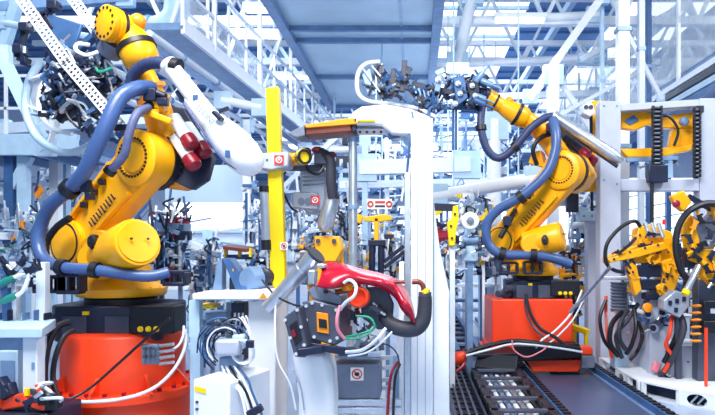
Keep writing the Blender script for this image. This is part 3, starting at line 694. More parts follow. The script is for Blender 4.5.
# ================================================================== GRIPPERS
def clamp(root, c, dr, s, m1='navy', m2='silver', rr=None):
    """a pneumatic clamp: body, cylinder, swing arm"""
    c = V(c); d = V(dr).normalized(); e = d.cross(V((.2, 1, .1))).normalized(); n = d.cross(e)
    R = Matrix((d, e, n)).transposed()
    b = MB(); b.box(c, (s * 1.0, s * .55, s * .5), R); b.box(c + d * s * .6, (s * .3, s * .8, s * .35), R); b.box(c - d * s * .35 + e * s * .35, (s * .25, s * .3, s * .6), R)
    o = b.build('clamp', m1, root, s * .03)
    MB().cyl(c - d * s * .5, c - d * s * 1.3, s * .2, n=10).build('clamp_cylinder', m2, o)
    MB().bar(c + d * s * .7, c + d * s * 1.0 + e * s * .8, s * .18, s * .25).build('clamp_arm', m1, o)
    return o
def cables(root, n, box, rng, r=.01, mats=('black', 'navy', 'offwhite')):
    (x0, y0, Y0), (x1, y1, Y1) = box
    for i in range(n):
        pts = []; ax_, ay = rng.uniform(x0, x1), rng.uniform(y0, y1)
        for j in range(4): pts.append(P(ax_ + rng.uniform(-1, 1) * (x1 - x0) * .22, ay + rng.uniform(-1, 1) * (y1 - y0) * .22, rng.uniform(Y0, Y1)))
        MB().tube(pts, r, 6).build('cable', rng.choice(mats), root)
rng = random.Random(11)
gl = thing('robot_gripper', 'dark cluttered gripper tool hanging from the left robot wrist', 'gripper', P(96, 40, 5.2))
MB().lathe(P(116, 40, 5.15), P(106, 58, 5.25) - P(116, 40, 5.15), [(0, .12), (.04, .12), (.05, .1), (.14, .1)], 24).build('tool_changer', 'grey', gl)
for a, b in (((104, 26, 5.1), (70, 60, 5.4)), ((70, 60, 5.4), (60, 118, 5.4)), ((98, 34, 5.2), (112, 84, 5.35)), ((112, 84, 5.35), (62, 118, 5.45)), ((70, 60, 5.4), (112, 84, 5.4)),
             ((75, 96, 5.35), (105, 112, 5.4)), ((52, 78, 5.4), (90, 70, 5.4))):
    MB().bar(P(*a), P(*b), .06, .06).build('frame_bar', rng.choice(('navy', 'slate')), gl, .006)
for i in range(95):
    t = rng.random(); px = 46 + 72 * t + rng.uniform(-10, 8); py = 52 + rng.uniform(0, 80) * (.8 + .25 * t)
    if px > 118: px = 115
    clamp(gl, P(px, py, rng.uniform(5.15, 5.6)), (rng.uniform(-1, 1), rng.uniform(-.5, .5), rng.uniform(-1, 1)), rng.uniform(.035, .07), rng.choice(('navy', 'navy', 'black', 'slate', 'steel', 'navy')), rng.choice(('silver', 'steel', 'navy')))
cables(gl, 18, ((52, 45, 5.1), (112, 118, 5.4)), rng)
for i in range(16):
    q = P(48 + rng.random() * 66, 52 + rng.random() * 70, 5.3 + rng.random() * .3); R_ = Matrix.Rotation(rng.choice((.75, -.8, .7)), 3, 'Y')
    MB().box(q, (rng.uniform(.08, .2), .05, rng.uniform(.05, .11)), R_).build('mount_plate', rng.choice(('navy', 'slate', 'navy', 'navy', 'steel')), gl, .006)
    d_ = R_ @ V((1, 0, 0)); MB().lathe(q + V((0, -.06, 0)), d_, [(0, .018), (.02, .026), (.12, .026), (.12, .01), (.2, .01)], 10).build('air_cylinder', rng.choice(('silver', 'slate', 'navy')), gl)
MB().tube([P(98, 52, 5.05), (P(86, 55, 5.0)), P(76, 50, 5.0), P(78, 44, 5.02), P(90, 45, 5.05)], .016, 8).build('hose_loop', 'white', gl)
MB().tube([P(112, 68, 5.0), P(100, 72, 4.98), P(96, 68, 5.0)], .012, 6).build('green_lead', 'green', gl)
b = MB(); b.box(P(62, 32, 5.6), (.32, .03, .24), Matrix.Rotation(.3, 3, 'Y')); b.build('cover_plate', 'slate', gl, .01)
hp = thing('hoop_frame', 'pale curved hoop frame with glassy panels at the upper left', 'frame', P(66, 154, 5.75))
MB().tube([P(40, 62, 5.9), P(28, 84, 5.85), P(26, 112, 5.8), P(38, 138, 5.75), P(64, 152, 5.75), P(90, 146, 5.7), P(108, 128, 5.65)], .036, 12).build('outer_tube', 'pale', hp)
MB().tube([P(48, 76, 5.85), P(40, 92, 5.8), P(40, 112, 5.78), P(52, 128, 5.75), P(72, 134, 5.7)], .022, 8).build('inner_tube', 'white', hp)
for a, b in (((30, 80), (52, 72)), ((27, 105), (60, 118)), ((48, 146), (62, 112)), ((40, 88), (66, 100))):
    MB().bar(P(a[0], a[1], 5.82), P(b[0], b[1], 5.78), .05, .02).build('strut', 'white', hp)
rows = [[P(x, y, 5.82 + .02 * i) for x, y in r] for i, r in enumerate(([(34, 78), (46, 74), (58, 78)], [(30, 98), (44, 96), (58, 98)], [(36, 124), (48, 116), (62, 116)]))]
MB().surf(rows, .01).build('panel', 'glass', hp)
def strut(pts, w, lab):
    t = thing('perforated_strut', lab, 'strut', P(*pts[-1])); b = MB()
    W_ = [P(*p) for p in pts]
    for i in range(len(W_) - 1):
        p, q = W_[i], W_[i + 1]; d = (q - p); L = d.length; d.normalize(); e = d.cross(V((0, -1, 0))).normalized() * w / 2
        for s in (-1, 0, 1): b.bar(p + e * s * .92, q + e * s * .92, w * .16, w * .1, (0, 1, 0))
        n = int(L / (w * .42))
        for j in range(n + 1): c = p + d * L * j / n; b.bar(c - e, c + e, w * .2, w * .1, (0, 1, 0))
    b.build('perforated_web', 'white', t)
    e_ = MB()
    for p in (W_[0], W_[-1]): e_.box(p, (w * 1.2, .05, .05))
    e_.build('end_fitting', 'navy', t); return t
strut([(18, -6, 4.95), (66, 62, 4.9), (122, 128, 4.85)], .085, 'long white perforated strut slanting across the left gripper')
strut([(68, -8, 5.2), (100, 36, 5.15)], .085, 'short white perforated strut beside the yellow wrist flange')
ck = thing('tool_bracket', 'dark bent tool bracket hanging at the top left corner', 'bracket', P(20, 60, 5.6))
for a, b in (((60, 4), (26, 28)), ((26, 28), (18, 58)), ((44, 14), (52, 30)), ((18, 58), (30, 62))): MB().bar(P(*a, 5.6), P(*b, 5.6), .05).build('arm', 'navy', ck, .006)
for c in ((26, 28), (20, 50), (54, 6)): MB().box(P(*c, 5.58), (.09, .1, .08)).build('joint_block', 'navy', ck, .01)
clamp(ck, P(36, 22, 5.55), (1, 0, .5), .08); clamp(ck, P(24, 58, 5.55), (0, 0, -1), .08)

gr = thing('robot_gripper', 'navy gripper tool with white C-shaped bow on the right robot wrist', 'gripper', P(478, 98, 8.2))
MB().lathe(P(487, 97, 8.2), P(476, 94, 8.15) - P(487, 97, 8.2), [(0, .12), (.06, .12), (.07, .1), (.14, .1)], 20).build('tool_changer', 'navy', gr)
for a, b, w, m in (((484, 100), (412, 84), .05, 'navy'), ((480, 108), (424, 106), .05, 'slate'), ((424, 106), (408, 86), .05, 'navy'), ((392, 96), (394, 69), .07, 'navy'), ((402, 92), (405, 61), .07, 'navy'),
                 ((386, 82), (416, 90), .06, 'navy'), ((396, 76), (410, 70), .05, 'slate'), ((425, 92), (419, 116), .06, 'navy'), ((432, 98), (428, 118), .05, 'slate'), ((478, 84), (488, 76), .04, 'navy')):
    MB().bar(P(*a, 8.2), P(*b, 8.2), w, .07).build('frame_bar', m, gr, .006)
for i in range(9):
    q = P(414 + i * 4.6, 86 + i * 1.9, 8.12); MB().bar(q, q + V((.03, 0, -.1)), .02).build('frame_rung', 'steel', gr)
for poly, m in ((((453, 78), (464, 75), (468, 98), (457, 106)), 'slate'), (((466, 82), (478, 80), (480, 92), (470, 98)), 'navy'), (((437, 74), (443, 72), (440, 92), (434, 91)), 'steel')):
    MB().prism([P(*p, 8.0) for p in poly], (0, .2, 0)).build('mount_block', m, gr, .01)
for p in ((458, 84), (460, 94), (472, 86), (475, 96), (455, 104), (438, 80)): MB().lathe(P(*p, 7.99), (0, -1, 0), [(0, .035), (.03, .035), (.03, .02), (.06, .02)], 12).build('round_port', 'silver', gr)
for poly, m in ((((372, 66), (384, 64), (380, 86)), 'navy'), (((362, 74), (370, 68), (376, 94), (368, 96)), 'steel'), (((376, 88), (388, 84), (392, 98), (380, 98)), 'navy')):
    MB().prism([P(*p, 8.33) for p in poly], (0, .05, 0)).build('bow_panel', m, gr, .005)
MB().tube([P(380, 62, 8.3), P(366, 64, 8.3), P(358, 74, 8.3), P(358, 92, 8.3), P(368, 101, 8.3), P(392, 104, 8.25), P(418, 109, 8.2), P(436, 117, 8.2)], .03, 10).build('bow', 'white', gr)
for a, b in (((364, 70), (380, 92)), ((378, 64), (368, 96)), ((372, 66), (382, 78)), ((362, 84), (384, 90))): MB().bar(P(*a, 8.3), P(*b, 8.28), .05, .02).build('bow_strut', rng.choice(('navy', 'offwhite')), gr)
for i in range(80):
    if i < 42: px, py = rng.uniform(446, 480), rng.uniform(76, 106)
    elif i < 60: px, py = rng.uniform(384, 416), rng.uniform(72, 98)
    else: px, py = rng.uniform(412, 440), rng.uniform(86, 112)
    clamp(gr, P(px, py, rng.uniform(8.0, 8.45)), (rng.uniform(-1, 1), rng.uniform(-.5, .5), rng.uniform(-1, 1)), rng.uniform(.05, .09), rng.choice(('navy', 'slate', 'slate', 'navy')), rng.choice(('silver', 'slate', 'navy')))
MB().bar(P(436, 74, 8.1), P(444, 70, 8.1), .06).build('pale_block', 'pale', gr)
cables(gr, 8, ((450, 74, 8.0), (486, 108, 8.2)), rng, .014)
for i in range(4):
    q = P(448 + rng.random() * 34, 78 + rng.random() * 26, 8.0 + rng.random() * .2); R_ = Matrix.Rotation(rng.choice((.5, -.9, .4)), 3, 'Y')
    MB().box(q, (rng.uniform(.1, .24), .06, rng.uniform(.06, .12)), R_).build('mount_plate', rng.choice(('navy', 'slate', 'steel', 'slate')), gr, .006)
    d_ = R_ @ V((1, 0, 0)); MB().lathe(q + V((0, -.08, 0)), d_, [(0, .025), (.02, .04), (.16, .04), (.16, .015), (.28, .015)], 10).build('air_cylinder', rng.choice(('silver', 'slate', 'steel')), gr)
for px in (453, 456): MB().cyl(P(px, 104, 8.2), P(px, 150, 8.2), .018, n=8).build('hanging_rod', 'slate', gr)
# ================================================================== MIDDLE FOREGROUND
# white column
Yc = 4.6
wc = thing('support_column', 'big white square column with a silver edge strip in the middle foreground', 'column', V((P(417, 0, Yc).x, Yc, 0)))
x = lambda px, Y=Yc: P(px, 0, Y).x
zt = P(0, 118, Yc).z
MB().span((x(411), Yc, 0), (x(433), Yc + .22, zt)).build('shaft', 'white', wc, .008)
MB().span((x(404.5), Yc + .02, 0), (x(410.5), Yc + .2, P(0, 172, Yc).z)).build('edge_strip', 'silver', wc, .004)
MB().span((x(399), Yc + .03, 0), (x(404), Yc + .2, P(0, 262, Yc).z)).build('side_strip', 'white', wc, .004)
MB().prism([P(433.5, 200, Yc + .05), P(440, 250, Yc + .05), P(449, 290, Yc + .05), V((x(450), Yc + .05, 0)), V((x(433.5), Yc + .05, 0))], (0, .12, 0)).build('gusset', 'white', wc, .006)
b = MB()
for px in (417, 425): b.span((x(px), Yc - .003, 0), (x(px + .8), Yc + .001, zt - .05))
b.build('panel_seam', 'frame', wc)
MB().box((x(424), Yc + .1, .02), (.5, .5, .04)).build('base_plate', 'white', wc)
# overhead arm
Yo = 5.0
oa = thing('overhead_boom', 'white overhead boom with rounded hood resting on the silver post', 'machine arm', P(355, 136, Yo))
MB().prism([P(*p, Yo) for p in ((352, 112), (362, 106), (385, 104), (412, 109), (431, 117), (433, 128), (418, 136), (392, 134), (382, 125), (352, 124))], (0, .3, 0)).build('hood', 'white', oa, .02)
b = MB().span(P(354, 129, Yo), P(387, 135, Yo + .25)); b.build('tray', 'silver', oa, .004)
b = MB()
for i in range(4): b.cyl(P(360 + i * 7, 132, Yo - .004), P(360 + i * 7, 132, Yo + .01), .012, n=8)
b.build('tray_hole', 'black', oa)
MB().span(P(357, 119.5, Yo - .03), P(376, 125, Yo + .1)).build('yellow_guard', 'lemon', oa, .006)
MB().bar(P(388, 137, Yo + .1), P(412, 132, Yo + .1), .06, .04).build('underside_rail', 'slate', oa)
MB().bar(P(396, 124, Yo + .1), P(412, 150, Yo + .1), .03, .05).build('knee_brace', 'pale', oa)
ob = thing('amber_beam', 'amber orange beam with a grey wedge end left of the overhead arm', 'beam', P(305, 134, Yo))
MB().prism([P(304, 125, Yo), P(340, 119, Yo), P(357, 117.5, Yo), P(357, 124, Yo), P(306, 128, Yo)], (0, .3, 0)).build('upper_panel', 'orange', ob, .006)
MB().prism([P(306, 128.5, Yo + .02), P(350, 124.5, Yo + .02), P(352, 131, Yo + .02), P(306, 135, Yo + .02)], (0, .26, 0)).build('lower_panel', 'copper', ob, .006)
MB().prism([P(288, 133, Yo), P(304, 125, Yo), P(305, 135, Yo), P(296, 137, Yo)], (0, .25, 0)).build('wedge_end', 'grey', ob, .004)
MB().span(P(352, 117, Yo + .02), P(358, 136, Yo + .2)).build('end_clamp', 'navy', ob, .004)
sp = thing('support_post', 'silver round post carrying the overhead arm', 'post', V((P(353, 0, 5.15).x, 5.15, 0)))
q = V((P(353, 0, 5.15).x, 5.15, 0))
MB().cyl(q, V((q.x, q.y, P(0, 135, 5.0).z)), .036, n=18).build('tube', 'silver', sp)
MB().cyl(q, q + V((0, 0, .03)), .1).build('base_plate', 'steel', sp)
for py in (138, 205): MB().cyl(P(353, py, 5.15), P(353, py + 4, 5.15), .046, n=18).build('collar', 'steel', sp)
for i, (l, pts) in enumerate((('thin grey cable hanging from the overhead arm, nearest the white column', [(412, 112, 4.95), (414, 130, 4.9), (409, 150, 4.9), (407, 172, 4.9)]),
          ('second thin cable hanging from the overhead arm, straighter one', [(408, 134, 4.95), (409, 150, 4.92), (407, 174, 4.9)]))):
    cable(l, pts, .008, 'slate')
# yellow pole on the cabinet with bracket
Yp = 5.0
yp = thing('guard_pole', 'tall bright yellow square pole with a red sign on its grey bracket', 'pole', P(274, 291, Yp))
zz0 = P(0, 292, Yp).z
MB().prism([P(265.5, 88, Yp), P(278, 86, Yp), P(285, 280, Yp), P(283, 289, Yp), P(278, 292, Yp), P(273, 287, Yp), P(270, 278, Yp)], (0, .1, 0)).build('shaft', 'lemon', yp, .008)
MB().bar(P(272, 87, Yp + .05), P(272, 92, Yp - .005), .004, .01).build('cap_seam', 'orange', yp)
MB().prism([P(258.5, 153, Yp - .06), P(288, 152, Yp - .06), P(288, 166, Yp - .06), P(272, 170, Yp - .06), P(258.5, 168, Yp - .06)], (0, .22, 0)).build('bracket', 'frame', yp, .01)
b = MB()
for px, py in ((262, 157), (262, 164), (267, 160)): b.cyl(P(px, py, Yp - .065), P(px, py, Yp - .05), .009, n=8)
b.build('bolt', 'dgrey', yp)
redsign(yp, P(279, 160, Yp - .066), (1, 0, 0), (0, 0, 1), .075)
pc = MB(); pc.cyl(P(264, 192, Yp + .0), P(266, 240, Yp), .035, n=16); o = pc.build('side_cylinder', 'cast', yp)
for a, c in (((264, 186), (264, 192)), ((266, 240), (266.5, 250))): MB().cyl(P(*a, Yp), P(*c, Yp), .04, n=14).build('cylinder_cap', 'black', o)
MB().cyl(P(266.5, 250, Yp), P(268, 272, Yp), .012, n=8).build('cylinder_rod', 'silver', o)
prohibition(yp, P(284, 246, Yp - .01), (1, 0, 0), (0, 0, 1), .06)
# spot welding gun
Yg = 5.3
sg = thing('welding_gun', 'grey motor welding gun with yellow-black nozzle behind the yellow pole', 'welding gun', P(318, 238, Yg))
MB().lathe(P(286, 160, Yg - .1), P(310, 156, Yg - .3) - P(286, 160, Yg - .1), [(0, .04), (.02, .05), (.1, .055), (.1, .045), (.16, .045)], 18).build('yellow_barrel', 'yellow', sg)
MB().lathe(P(300, 157.5, Yg - .22), P(314, 155, Yg - .4) - P(300, 157.5, Yg - .22), [(0, .05), (.05, .062), (.09, .062), (.09, .045), (.06, .04), (.06, 0)], 20).build('nozzle', 'black', sg)
MB().lathe(P(303, 157, Yg - .25), P(314, 155, Yg - .4) - P(303, 157, Yg - .25), [(0, .066), (.03, .066)], 20).build('nozzle_ring', 'lemon', sg)
MB().prism([P(300, 168, Yg), P(320, 164, Yg), P(327, 172, Yg), P(325, 212, Yg), P(306, 214, Yg), P(299, 200, Yg)], (0, .25, 0)).build('motor_body', 'cast', sg, .02)
for i in range(4): MB().bar(P(302 + i * .3, 173 + i * 4, Yg - .012), P(324, 171 + i * 4, Yg - .012), .02, .012).build('cooling_rib', 'grey', sg)
MB().prism([P(292, 192, Yg - .03), P(318, 192, Yg - .03), P(318, 210, Yg - .03), P(292, 208, Yg - .03)], (0, .2, 0)).build('junction_box', 'cast', sg, .012)
b = MB()
for px in (301, 308): b.cyl(P(px, 201, Yg - .05), P(px, 201, Yg), .028, n=12)
b.build('round_port', 'grey', sg)
redsign(sg, P(315, 200, Yg - .04), (1, 0, 0), (0, 0, 1), .075)
MB().tube([P(320, 152, Yg - .05), P(330, 160, Yg - .08), P(331, 180, Yg - .08), P(333, 198, Yg - .05)], .045, 12, rib=.02).build('gaiter_hose', 'rubber', sg)
MB().lathe(P(332, 198, Yg), P(324, 232, Yg) - P(332, 198, Yg), [(0, .045), (.0, .062), (.06, .066), (.24, .075), (.28, .06), (.3, .03)], 20).build('silver_cylinder', 'silver', sg)
for a in ((306, 151), (317, 150), (331, 155)): MB().ball(P(*a, Yg - .05), .04, 10, (1.2, 1, .8)).build('connector', 'crimson', sg)
b = MB(); b.bar(P(288, 168, Yg), P(322, 168, Yg), .05); b.box(P(324, 160, Yg), (.14, .2, .1)); b.build('carrier', 'dgrey', sg, .01)
MB().tube([P(306, 160, Yg - .1), P(308, 170, Yg - .15), P(318, 174, Yg - .12), P(324, 166, Yg - .08)], .014, 8).build('lead', 'black', sg)
MB().tube([P(286, 172, Yg), P(280, 182, Yg), P(290, 206, Yg), P(298, 212, Yg)], .01, 8).build('lead', 'black', sg)
yb = thing('yellow_stand', 'yellow steel stand below the welding gun', 'stand', V((P(325, 0, Yg + .1).x, Yg + .1, 0)))
MB().span((P(316, 0, Yg).x, Yg + .03, 0), (P(334, 0, Yg).x, Yg + .2, P(0, 244, Yg).z)).build('column', 'yellow', yb, .01)
MB().prism([P(314, 236, Yg), P(338, 236, Yg), P(342, 250, Yg), P(336, 262, Yg), P(316, 262, Yg)], (0, .25, 0)).build('head', 'yellow', yb, .012)
for px in (318, 334): MB().cyl(P(px, 241, Yg - .02), P(px, 241, Yg + .02), .02, n=8).build('bolt', 'dgrey', yb)
# silver tube with dark open end
Yt = 4.35
st = thing('exhaust_tube', 'silver tube with dark open mouth pointing up right of the yellow pole', 'tube', P(270, 308, Yt + .1))
dd = P(316, 255, Yt) - P(268, 308, Yt + .15); L = dd.length
MB().lathe(P(268, 308, Yt + .15), dd, [(0, .05), (L * .7, .058), (L * .7, .064), (L * .74, .064), (L * .74, .058), (L, .066), (L, .054), (L - .08, .05)], 24).build('pipe', 'silver', st)
MB().lathe(P(316, 255, Yt) - dd.normalized() * .012, dd, [(0, .0), (.002, .056)], 24).build('mouth', 'black', st)
MB().lathe(P(316, 255, Yt) - dd.normalized() * .01, dd, [(0, .058), (0, .07), (.02, .07), (.02, .056)], 24).build('mouth_ring', 'rubber', st)

# central work: red body panel with welding boxes
Ym = 4.3
rp = thing('body_panel', 'curved glossy red car body panel held in the middle fixture', 'car panel', P(362, 300, Ym))
cols = [((318, 266), (322, 272), (318, 285), (314, 284)), ((330, 263), (332, 273), (332, 286), (330, 288)), ((345, 265), (349, 272), (350, 279), (350, 284)), ((362, 270), (365, 275), (367, 280), (368, 284)),
        ((380, 274), (382, 279), (384, 284), (384, 289)), ((394, 279), (395, 285), (396, 291), (396, 298)), ((404, 288), (404, 296), (404, 303), (402, 309)), ((411, 302), (411, 308), (411, 313), (409, 317)), ((415, 322), (414.5, 322), (414, 322.5), (414, 323))]
rows = []
for j in range(4): rows.append([P(c[j][0], c[j][1], Ym + (.12, -.06, -.12, -.06)[j] + .035 * math.sin(2.4 * i + j)) for i, c in enumerate(cols)])
def fine(rows, n):
    out = []
    for r in rows:
        q = []
        for i in range(len(r) - 1):
            p0 = r[max(i - 1, 0)]; p1 = r[i]; p2 = r[i + 1]; p3 = r[min(i + 2, len(r) - 1)]
            for k in range(n):
                t = k / n; q.append(.5 * (2 * p1 + (p2 - p0) * t + (2 * p0 - 5 * p1 + 4 * p2 - p3) * t * t + (3 * p1 - p0 - 3 * p2 + p3) * t ** 3))
        q.append(r[-1]); out.append(q)
    return out
T = lambda rr: [list(z) for z in zip(*rr)]
rows = fine(rows, 4); rows = T(fine(T(rows), 4))
MB().surf(rows, -.008).build('skin', 'carred', rp, sharp=1.2)
MB().box(P(313, 277, Ym), (.05, .12, .1)).build('edge_clamp', 'silver', rp, .01)
MB().box(P(322, 266, Ym), (.06, .1, .03)).build('edge_clamp', 'silver', rp, .006)
MB().prism([P(*p, Ym + .1) for p in ((358, 288), (386, 286), (394, 304), (392, 328), (378, 330), (362, 318))], (0, .05, 0)).build('inner_plate', 'dgrey', rp, .01)
MB().lathe(P(360, 297, Ym - .02), (-.2, -1, .1), [(0, .075), (.05, .075), (.06, .06), (.05, .05), (.02, .045), (.02, 0)], 24).build('ring_boss', 'red', rp)
MB().cyl(P(336, 292, Ym - .02), P(352, 290, Ym - .05), .02, n=10).build('spindle', 'copper', rp)
MB().lathe(P(345, 288, Ym - .03), (.6, -.6, .2), [(0, .03), (.05, .03), (.06, .02)], 12).build('brass_nut', 'orange', rp)
bp = thing('bumper_foam', 'black padded bumper hook curving up beside the white column', 'bumper', P(405, 335, Ym))
MB().tube([P(384, 316, Ym + .05), P(392, 325, Ym), P(404, 329, Ym - .02), P(416, 328, Ym - .03), P(423, 320, Ym - .03), P(425, 306, Ym - .03), P(425, 296, Ym - .03)], [.045, .055, .056, .056, .054, .05, .048], 12).build('pad', 'rubber', bp)
MB().cyl(P(425, 297, Ym - .03), P(425, 292, Ym - .03), .046, n=12).build('pad_cap', 'dgrey', bp)
MB().cyl(P(394, 282, Ym - .02), P(405, 282, Ym - .02), .012, n=8).build('copper_pipe', 'copper', bp)
MB().tube([P(412, 282, Ym - .02), P(419, 282, Ym - .02), P(423, 286, Ym - .02), P(424, 294, Ym - .02)], .018, 10).build('copper_elbow', 'copper', bp)
MB().lathe(P(424, 294, Ym - .05), P(429, 289, Ym - .06) - P(424, 294, Ym - .05), [(0, .025), (.03, .022), (.05, .012)], 10).build('yellow_tip', 'lemon', bp)
wt = thing('weld_controller', 'charcoal control box with orange-framed display beside the red panel', 'control box', P(322, 345, Ym))
MB().prism([P(*p, Ym - .1) for p in ((303, 303), (313, 300), (340, 307), (341, 342), (334, 346), (303, 337))], (.05, .3, 0)).build('housing', 'dgrey', wt, .01)
MB().prism([P(*p, Ym - .05) for p in ((308, 290), (316, 284), (340, 296), (343, 306), (312, 299))], (.02, .2, 0)).build('top_cover', 'grey', wt, .008)
MB().prism([P(*p, Ym - .112) for p in ((316.5, 312), (328, 314), (329, 334), (317, 332))], (0, .02, 0)).build('display_frame', 'orange', wt, .003)
MB().prism([P(*p, Ym - .12) for p in ((318.5, 318.5), (326.5, 320), (327, 328.5), (319, 327.5))], (0, .012, 0)).build('screen', 'black', wt)
b = MB()
for p in ((306, 306), (306, 320), (306, 334), (312, 303), (336, 310), (337, 324), (337, 338), (322, 305), (314, 337), (330, 341)): b.cyl(P(*p, Ym - .108), P(*p, Ym - .09), .012, n=8)
b.build('bolt', 'silver', wt)
MB().bar(P(303, 345, Ym - .1), P(345, 351, Ym - .1), .04, .05).build('bottom_rail', 'navy', wt, .005)
MB().box(P(326, 292, Ym - .06), (.03, .01, .02)).build('label_plate', 'black', wt)
wt2 = thing('transformer_box', 'tilted charcoal box with bolted face, left of the orange display box', 'control box', P(295, 356, Ym - .05))
MB().prism([P(*p, Ym - .2) for p in ((283, 318), (298, 307), (307, 345), (305, 358), (294, 357))], (.06, .3, .02)).build('housing', 'dgrey', wt2, .01)
MB().prism([P(*p, Ym - .21) for p in ((289, 326), (297, 320), (302, 340), (295, 346))], (0, .012, 0)).build('dark_window', 'black', wt2, .003)
MB().prism([P(*p, Ym - .218) for p in ((291, 331), (294, 329), (296, 336), (293, 338))], (0, .01, 0)).build('red_mark', 'crimson', wt2)
b = MB()
for p in ((285, 320), (297, 310), (304, 345), (296, 354), (290, 338), (301, 327)): b.cyl(P(*p, Ym - .208), P(*p, Ym - .19), .012, n=8)
b.build('bolt', 'silver', wt2)
MB().bar(P(297, 352, Ym - .2), P(322, 349, Ym - .15), .07, .05).build('foot_rail', 'navy', wt2, .006)
ws = thing('curved_pedestal', 'white curved pedestal below the charcoal control boxes', 'pedestal', V((P(313, 0, Ym).x, Ym + .1, 0)))
MB().prism([P(291, 352, Ym), P(302, 350, Ym), P(326, 352, Ym), P(332, 372, Ym), P(334, 400, Ym), P(333, 440, Ym), V((P(333, 0, Ym).x, Ym, 0)), V((P(296, 0, Ym).x, Ym, 0)), P(297, 440, Ym), P(298, 400, Ym), P(294, 370, Ym)], (0, .3, 0)).build('body', 'white', ws, .04)
MB().tube([P(293, 370, Ym - .01), P(300, 385, Ym - .01), P(304, 410, Ym - .01)], .006, 6).build('seam', 'frame', ws)
for l, pts, r, m in (('pink and white ribbed hose arching over the red panel fixture', [(340, 310, 4.12), (346, 302, 4.08), (354, 296, 4.05), (356, 286, 4.08), (350, 280, 4.12), (344, 283, 4.15)], .018, 'offwhite'),
        ('pink hose dropping beside the orange display box', [(340, 306, 4.1), (337, 318, 4.05), (338, 330, 4.05), (345, 339, 4.08)], .018, 'pink'),
        ('green cable looping below the red panel', [(346, 337, 4.1), (360, 334, 4.05), (374, 328, 4.05), (370, 318, 4.06), (356, 316, 4.08)], .013, 'green'),
        ('second green cable lying low under the loop', [(344, 338, 4.08), (356, 339, 4.04), (368, 334, 4.04), (376, 326, 4.06)], .011, 'green'),
        ('white cable sweeping from the controller under the bumper', [(346, 352, 4.15), (362, 350, 4.1), (376, 340, 4.1), (386, 328, 4.12)], .018, 'white'),
        ('pale second cable below the sweeping white cable', [(348, 356, 4.18), (366, 353, 4.14), (380, 344, 4.14), (392, 332, 4.18)], .011, 'offwhite'),
        ('thin black lead drooping right of the red panel', [(366, 350, 4.3), (384, 344, 4.3), (396, 352, 4.32), (400, 366, 4.4)], .008, 'black'),
        ('crimson cable hanging down beside the white column foot', [(398, 362, 4.45), (392, 372, 4.4), (389, 390, 4.4), (387, 425, 4.4)], .018, 'crimson'),
        ('black cable hanging with the crimson cable', [(400, 364, 4.42), (396, 374, 4.38), (394, 392, 4.38), (393, 425, 4.38)], .016, 'black'),
        ('white cable falling between cabinet and curved pedestal', [(276, 298, 4.5), (275, 330, 4.3), (278, 360, 4.25), (290, 384, 4.22), (296, 410, 4.22)], .01, 'offwhite'),
        ('black cable crossing under the yellow pole tip', [(262, 280, 4.6), (276, 296, 4.45), (292, 304, 4.3), (300, 306, 4.25)], .012, 'black')):
    cable(l, pts, r * .62, m)
b = thing('gun_mechanism', 'dark jumble of valves and rods between display box and bumper', 'mechanism', P(358, 345, Ym + .05))
for i in range(12): clamp(b, P(rng.uniform(344, 382), rng.uniform(306, 344), Ym + rng.uniform(-.05, .15)), (rng.uniform(-1, 1), 0, rng.uniform(-1, 1)), .05, rng.choice(('dgrey', 'navy', 'grey', 'crimson')), 'silver')
MB().bar(P(340, 352, Ym + .05), P(384, 346, Ym + .05), .05).build('base_bar', 'dgrey', b)
jb = thing('junction_cabinet', 'blue-grey cabinet with a white prohibition sign under the red panel', 'cabinet', V((P(357, 0, 4.6).x, 4.6, P(0, 399, 4.6).z)))
MB().span(P(333, 399, 4.55), P(382, 358, 4.8)).build('body', 'grey', jb, .008)
MB().prism([P(335, 358, 4.55), P(381, 358, 4.55), P(381, 353, 4.8), P(339, 353, 4.8)], (0, 0, .01)).build('lid', 'steel', jb)
prohibition(jb, P(357, 374, 4.545), (1, 0, 0), (0, 0, 1), .095)
for px in (345, 362): MB().box(P(px, 352, 4.65), (.09, .08, .06)).build('cable_gland', 'navy', jb, .006)
al = thing('aluminium_frame', 'silver slotted aluminium frame carrying the blue-grey cabinet', 'frame', V((P(360, 0, 4.65).x, 4.65, 0)))
for dy in (0, .22):
    for pz in (402, 410): MB().bar(P(324, pz, 4.55 + dy), P(402, pz, 4.55 + dy), .045).build('beam', 'silver', al, .004)
for px in (328, 398):
    q = P(px, 405, 4.66); MB().bar(V((q.x, q.y, 0)), q, .05).build('leg', 'silver', al)
for py in (360, 370, 382, 390):
    MB().bar(P(322, py, 4.95), P(404, py - 3, 4.95), .03).build('slat', 'silver', al)
for px in (330, 396): MB().bar(V((P(px, 0, 4.95).x, 4.95, 0)), P(px, 355, 4.95), .05).build('leg', 'steel', al)

# ================================================================== WHITE CABINET LEFT OF THE POLE
Yw = 4.8
cb = thing('machine_stand', 'white machine stand with overhanging top and dark control recess', 'stand', V((P(255, 0, Yw).x, Yw + .2, 0)))
zt = P(0, 300, Yw - .12).z
MB().prism([P(248, 300, Yw), P(276, 300, Yw), V((P(275, 0, Yw).x, Yw, 0)), V((P(248, 0, Yw).x, Yw, 0))], (0, .45, 0)).build('column', 'white', cb, .015)
MB().prism([P(*p, Yw - .12) for p in ((192, 293.5), (276, 290), (277, 300), (192, 300))], (0, .62, 0)).build('top_plate', 'white', cb, .01)
MB().span(P(231, 362, Yw + .1), P(250, 301, Yw + .3)).build('control_recess', 'navy', cb, .006)
b = MB()
for px in (235, 239, 243):
    for py in (316, 330): b.box(P(px, py, Yw + .09), (.012, .02, .05))
b.build('switch', 'white', cb)
MB().prism([P(263, 292.5, Yw - .125), P(267, 298.5, Yw - .125), P(259, 298.5, Yw - .125)], (0, .004, 0)).build('warning_triangle', 'orange', cb)
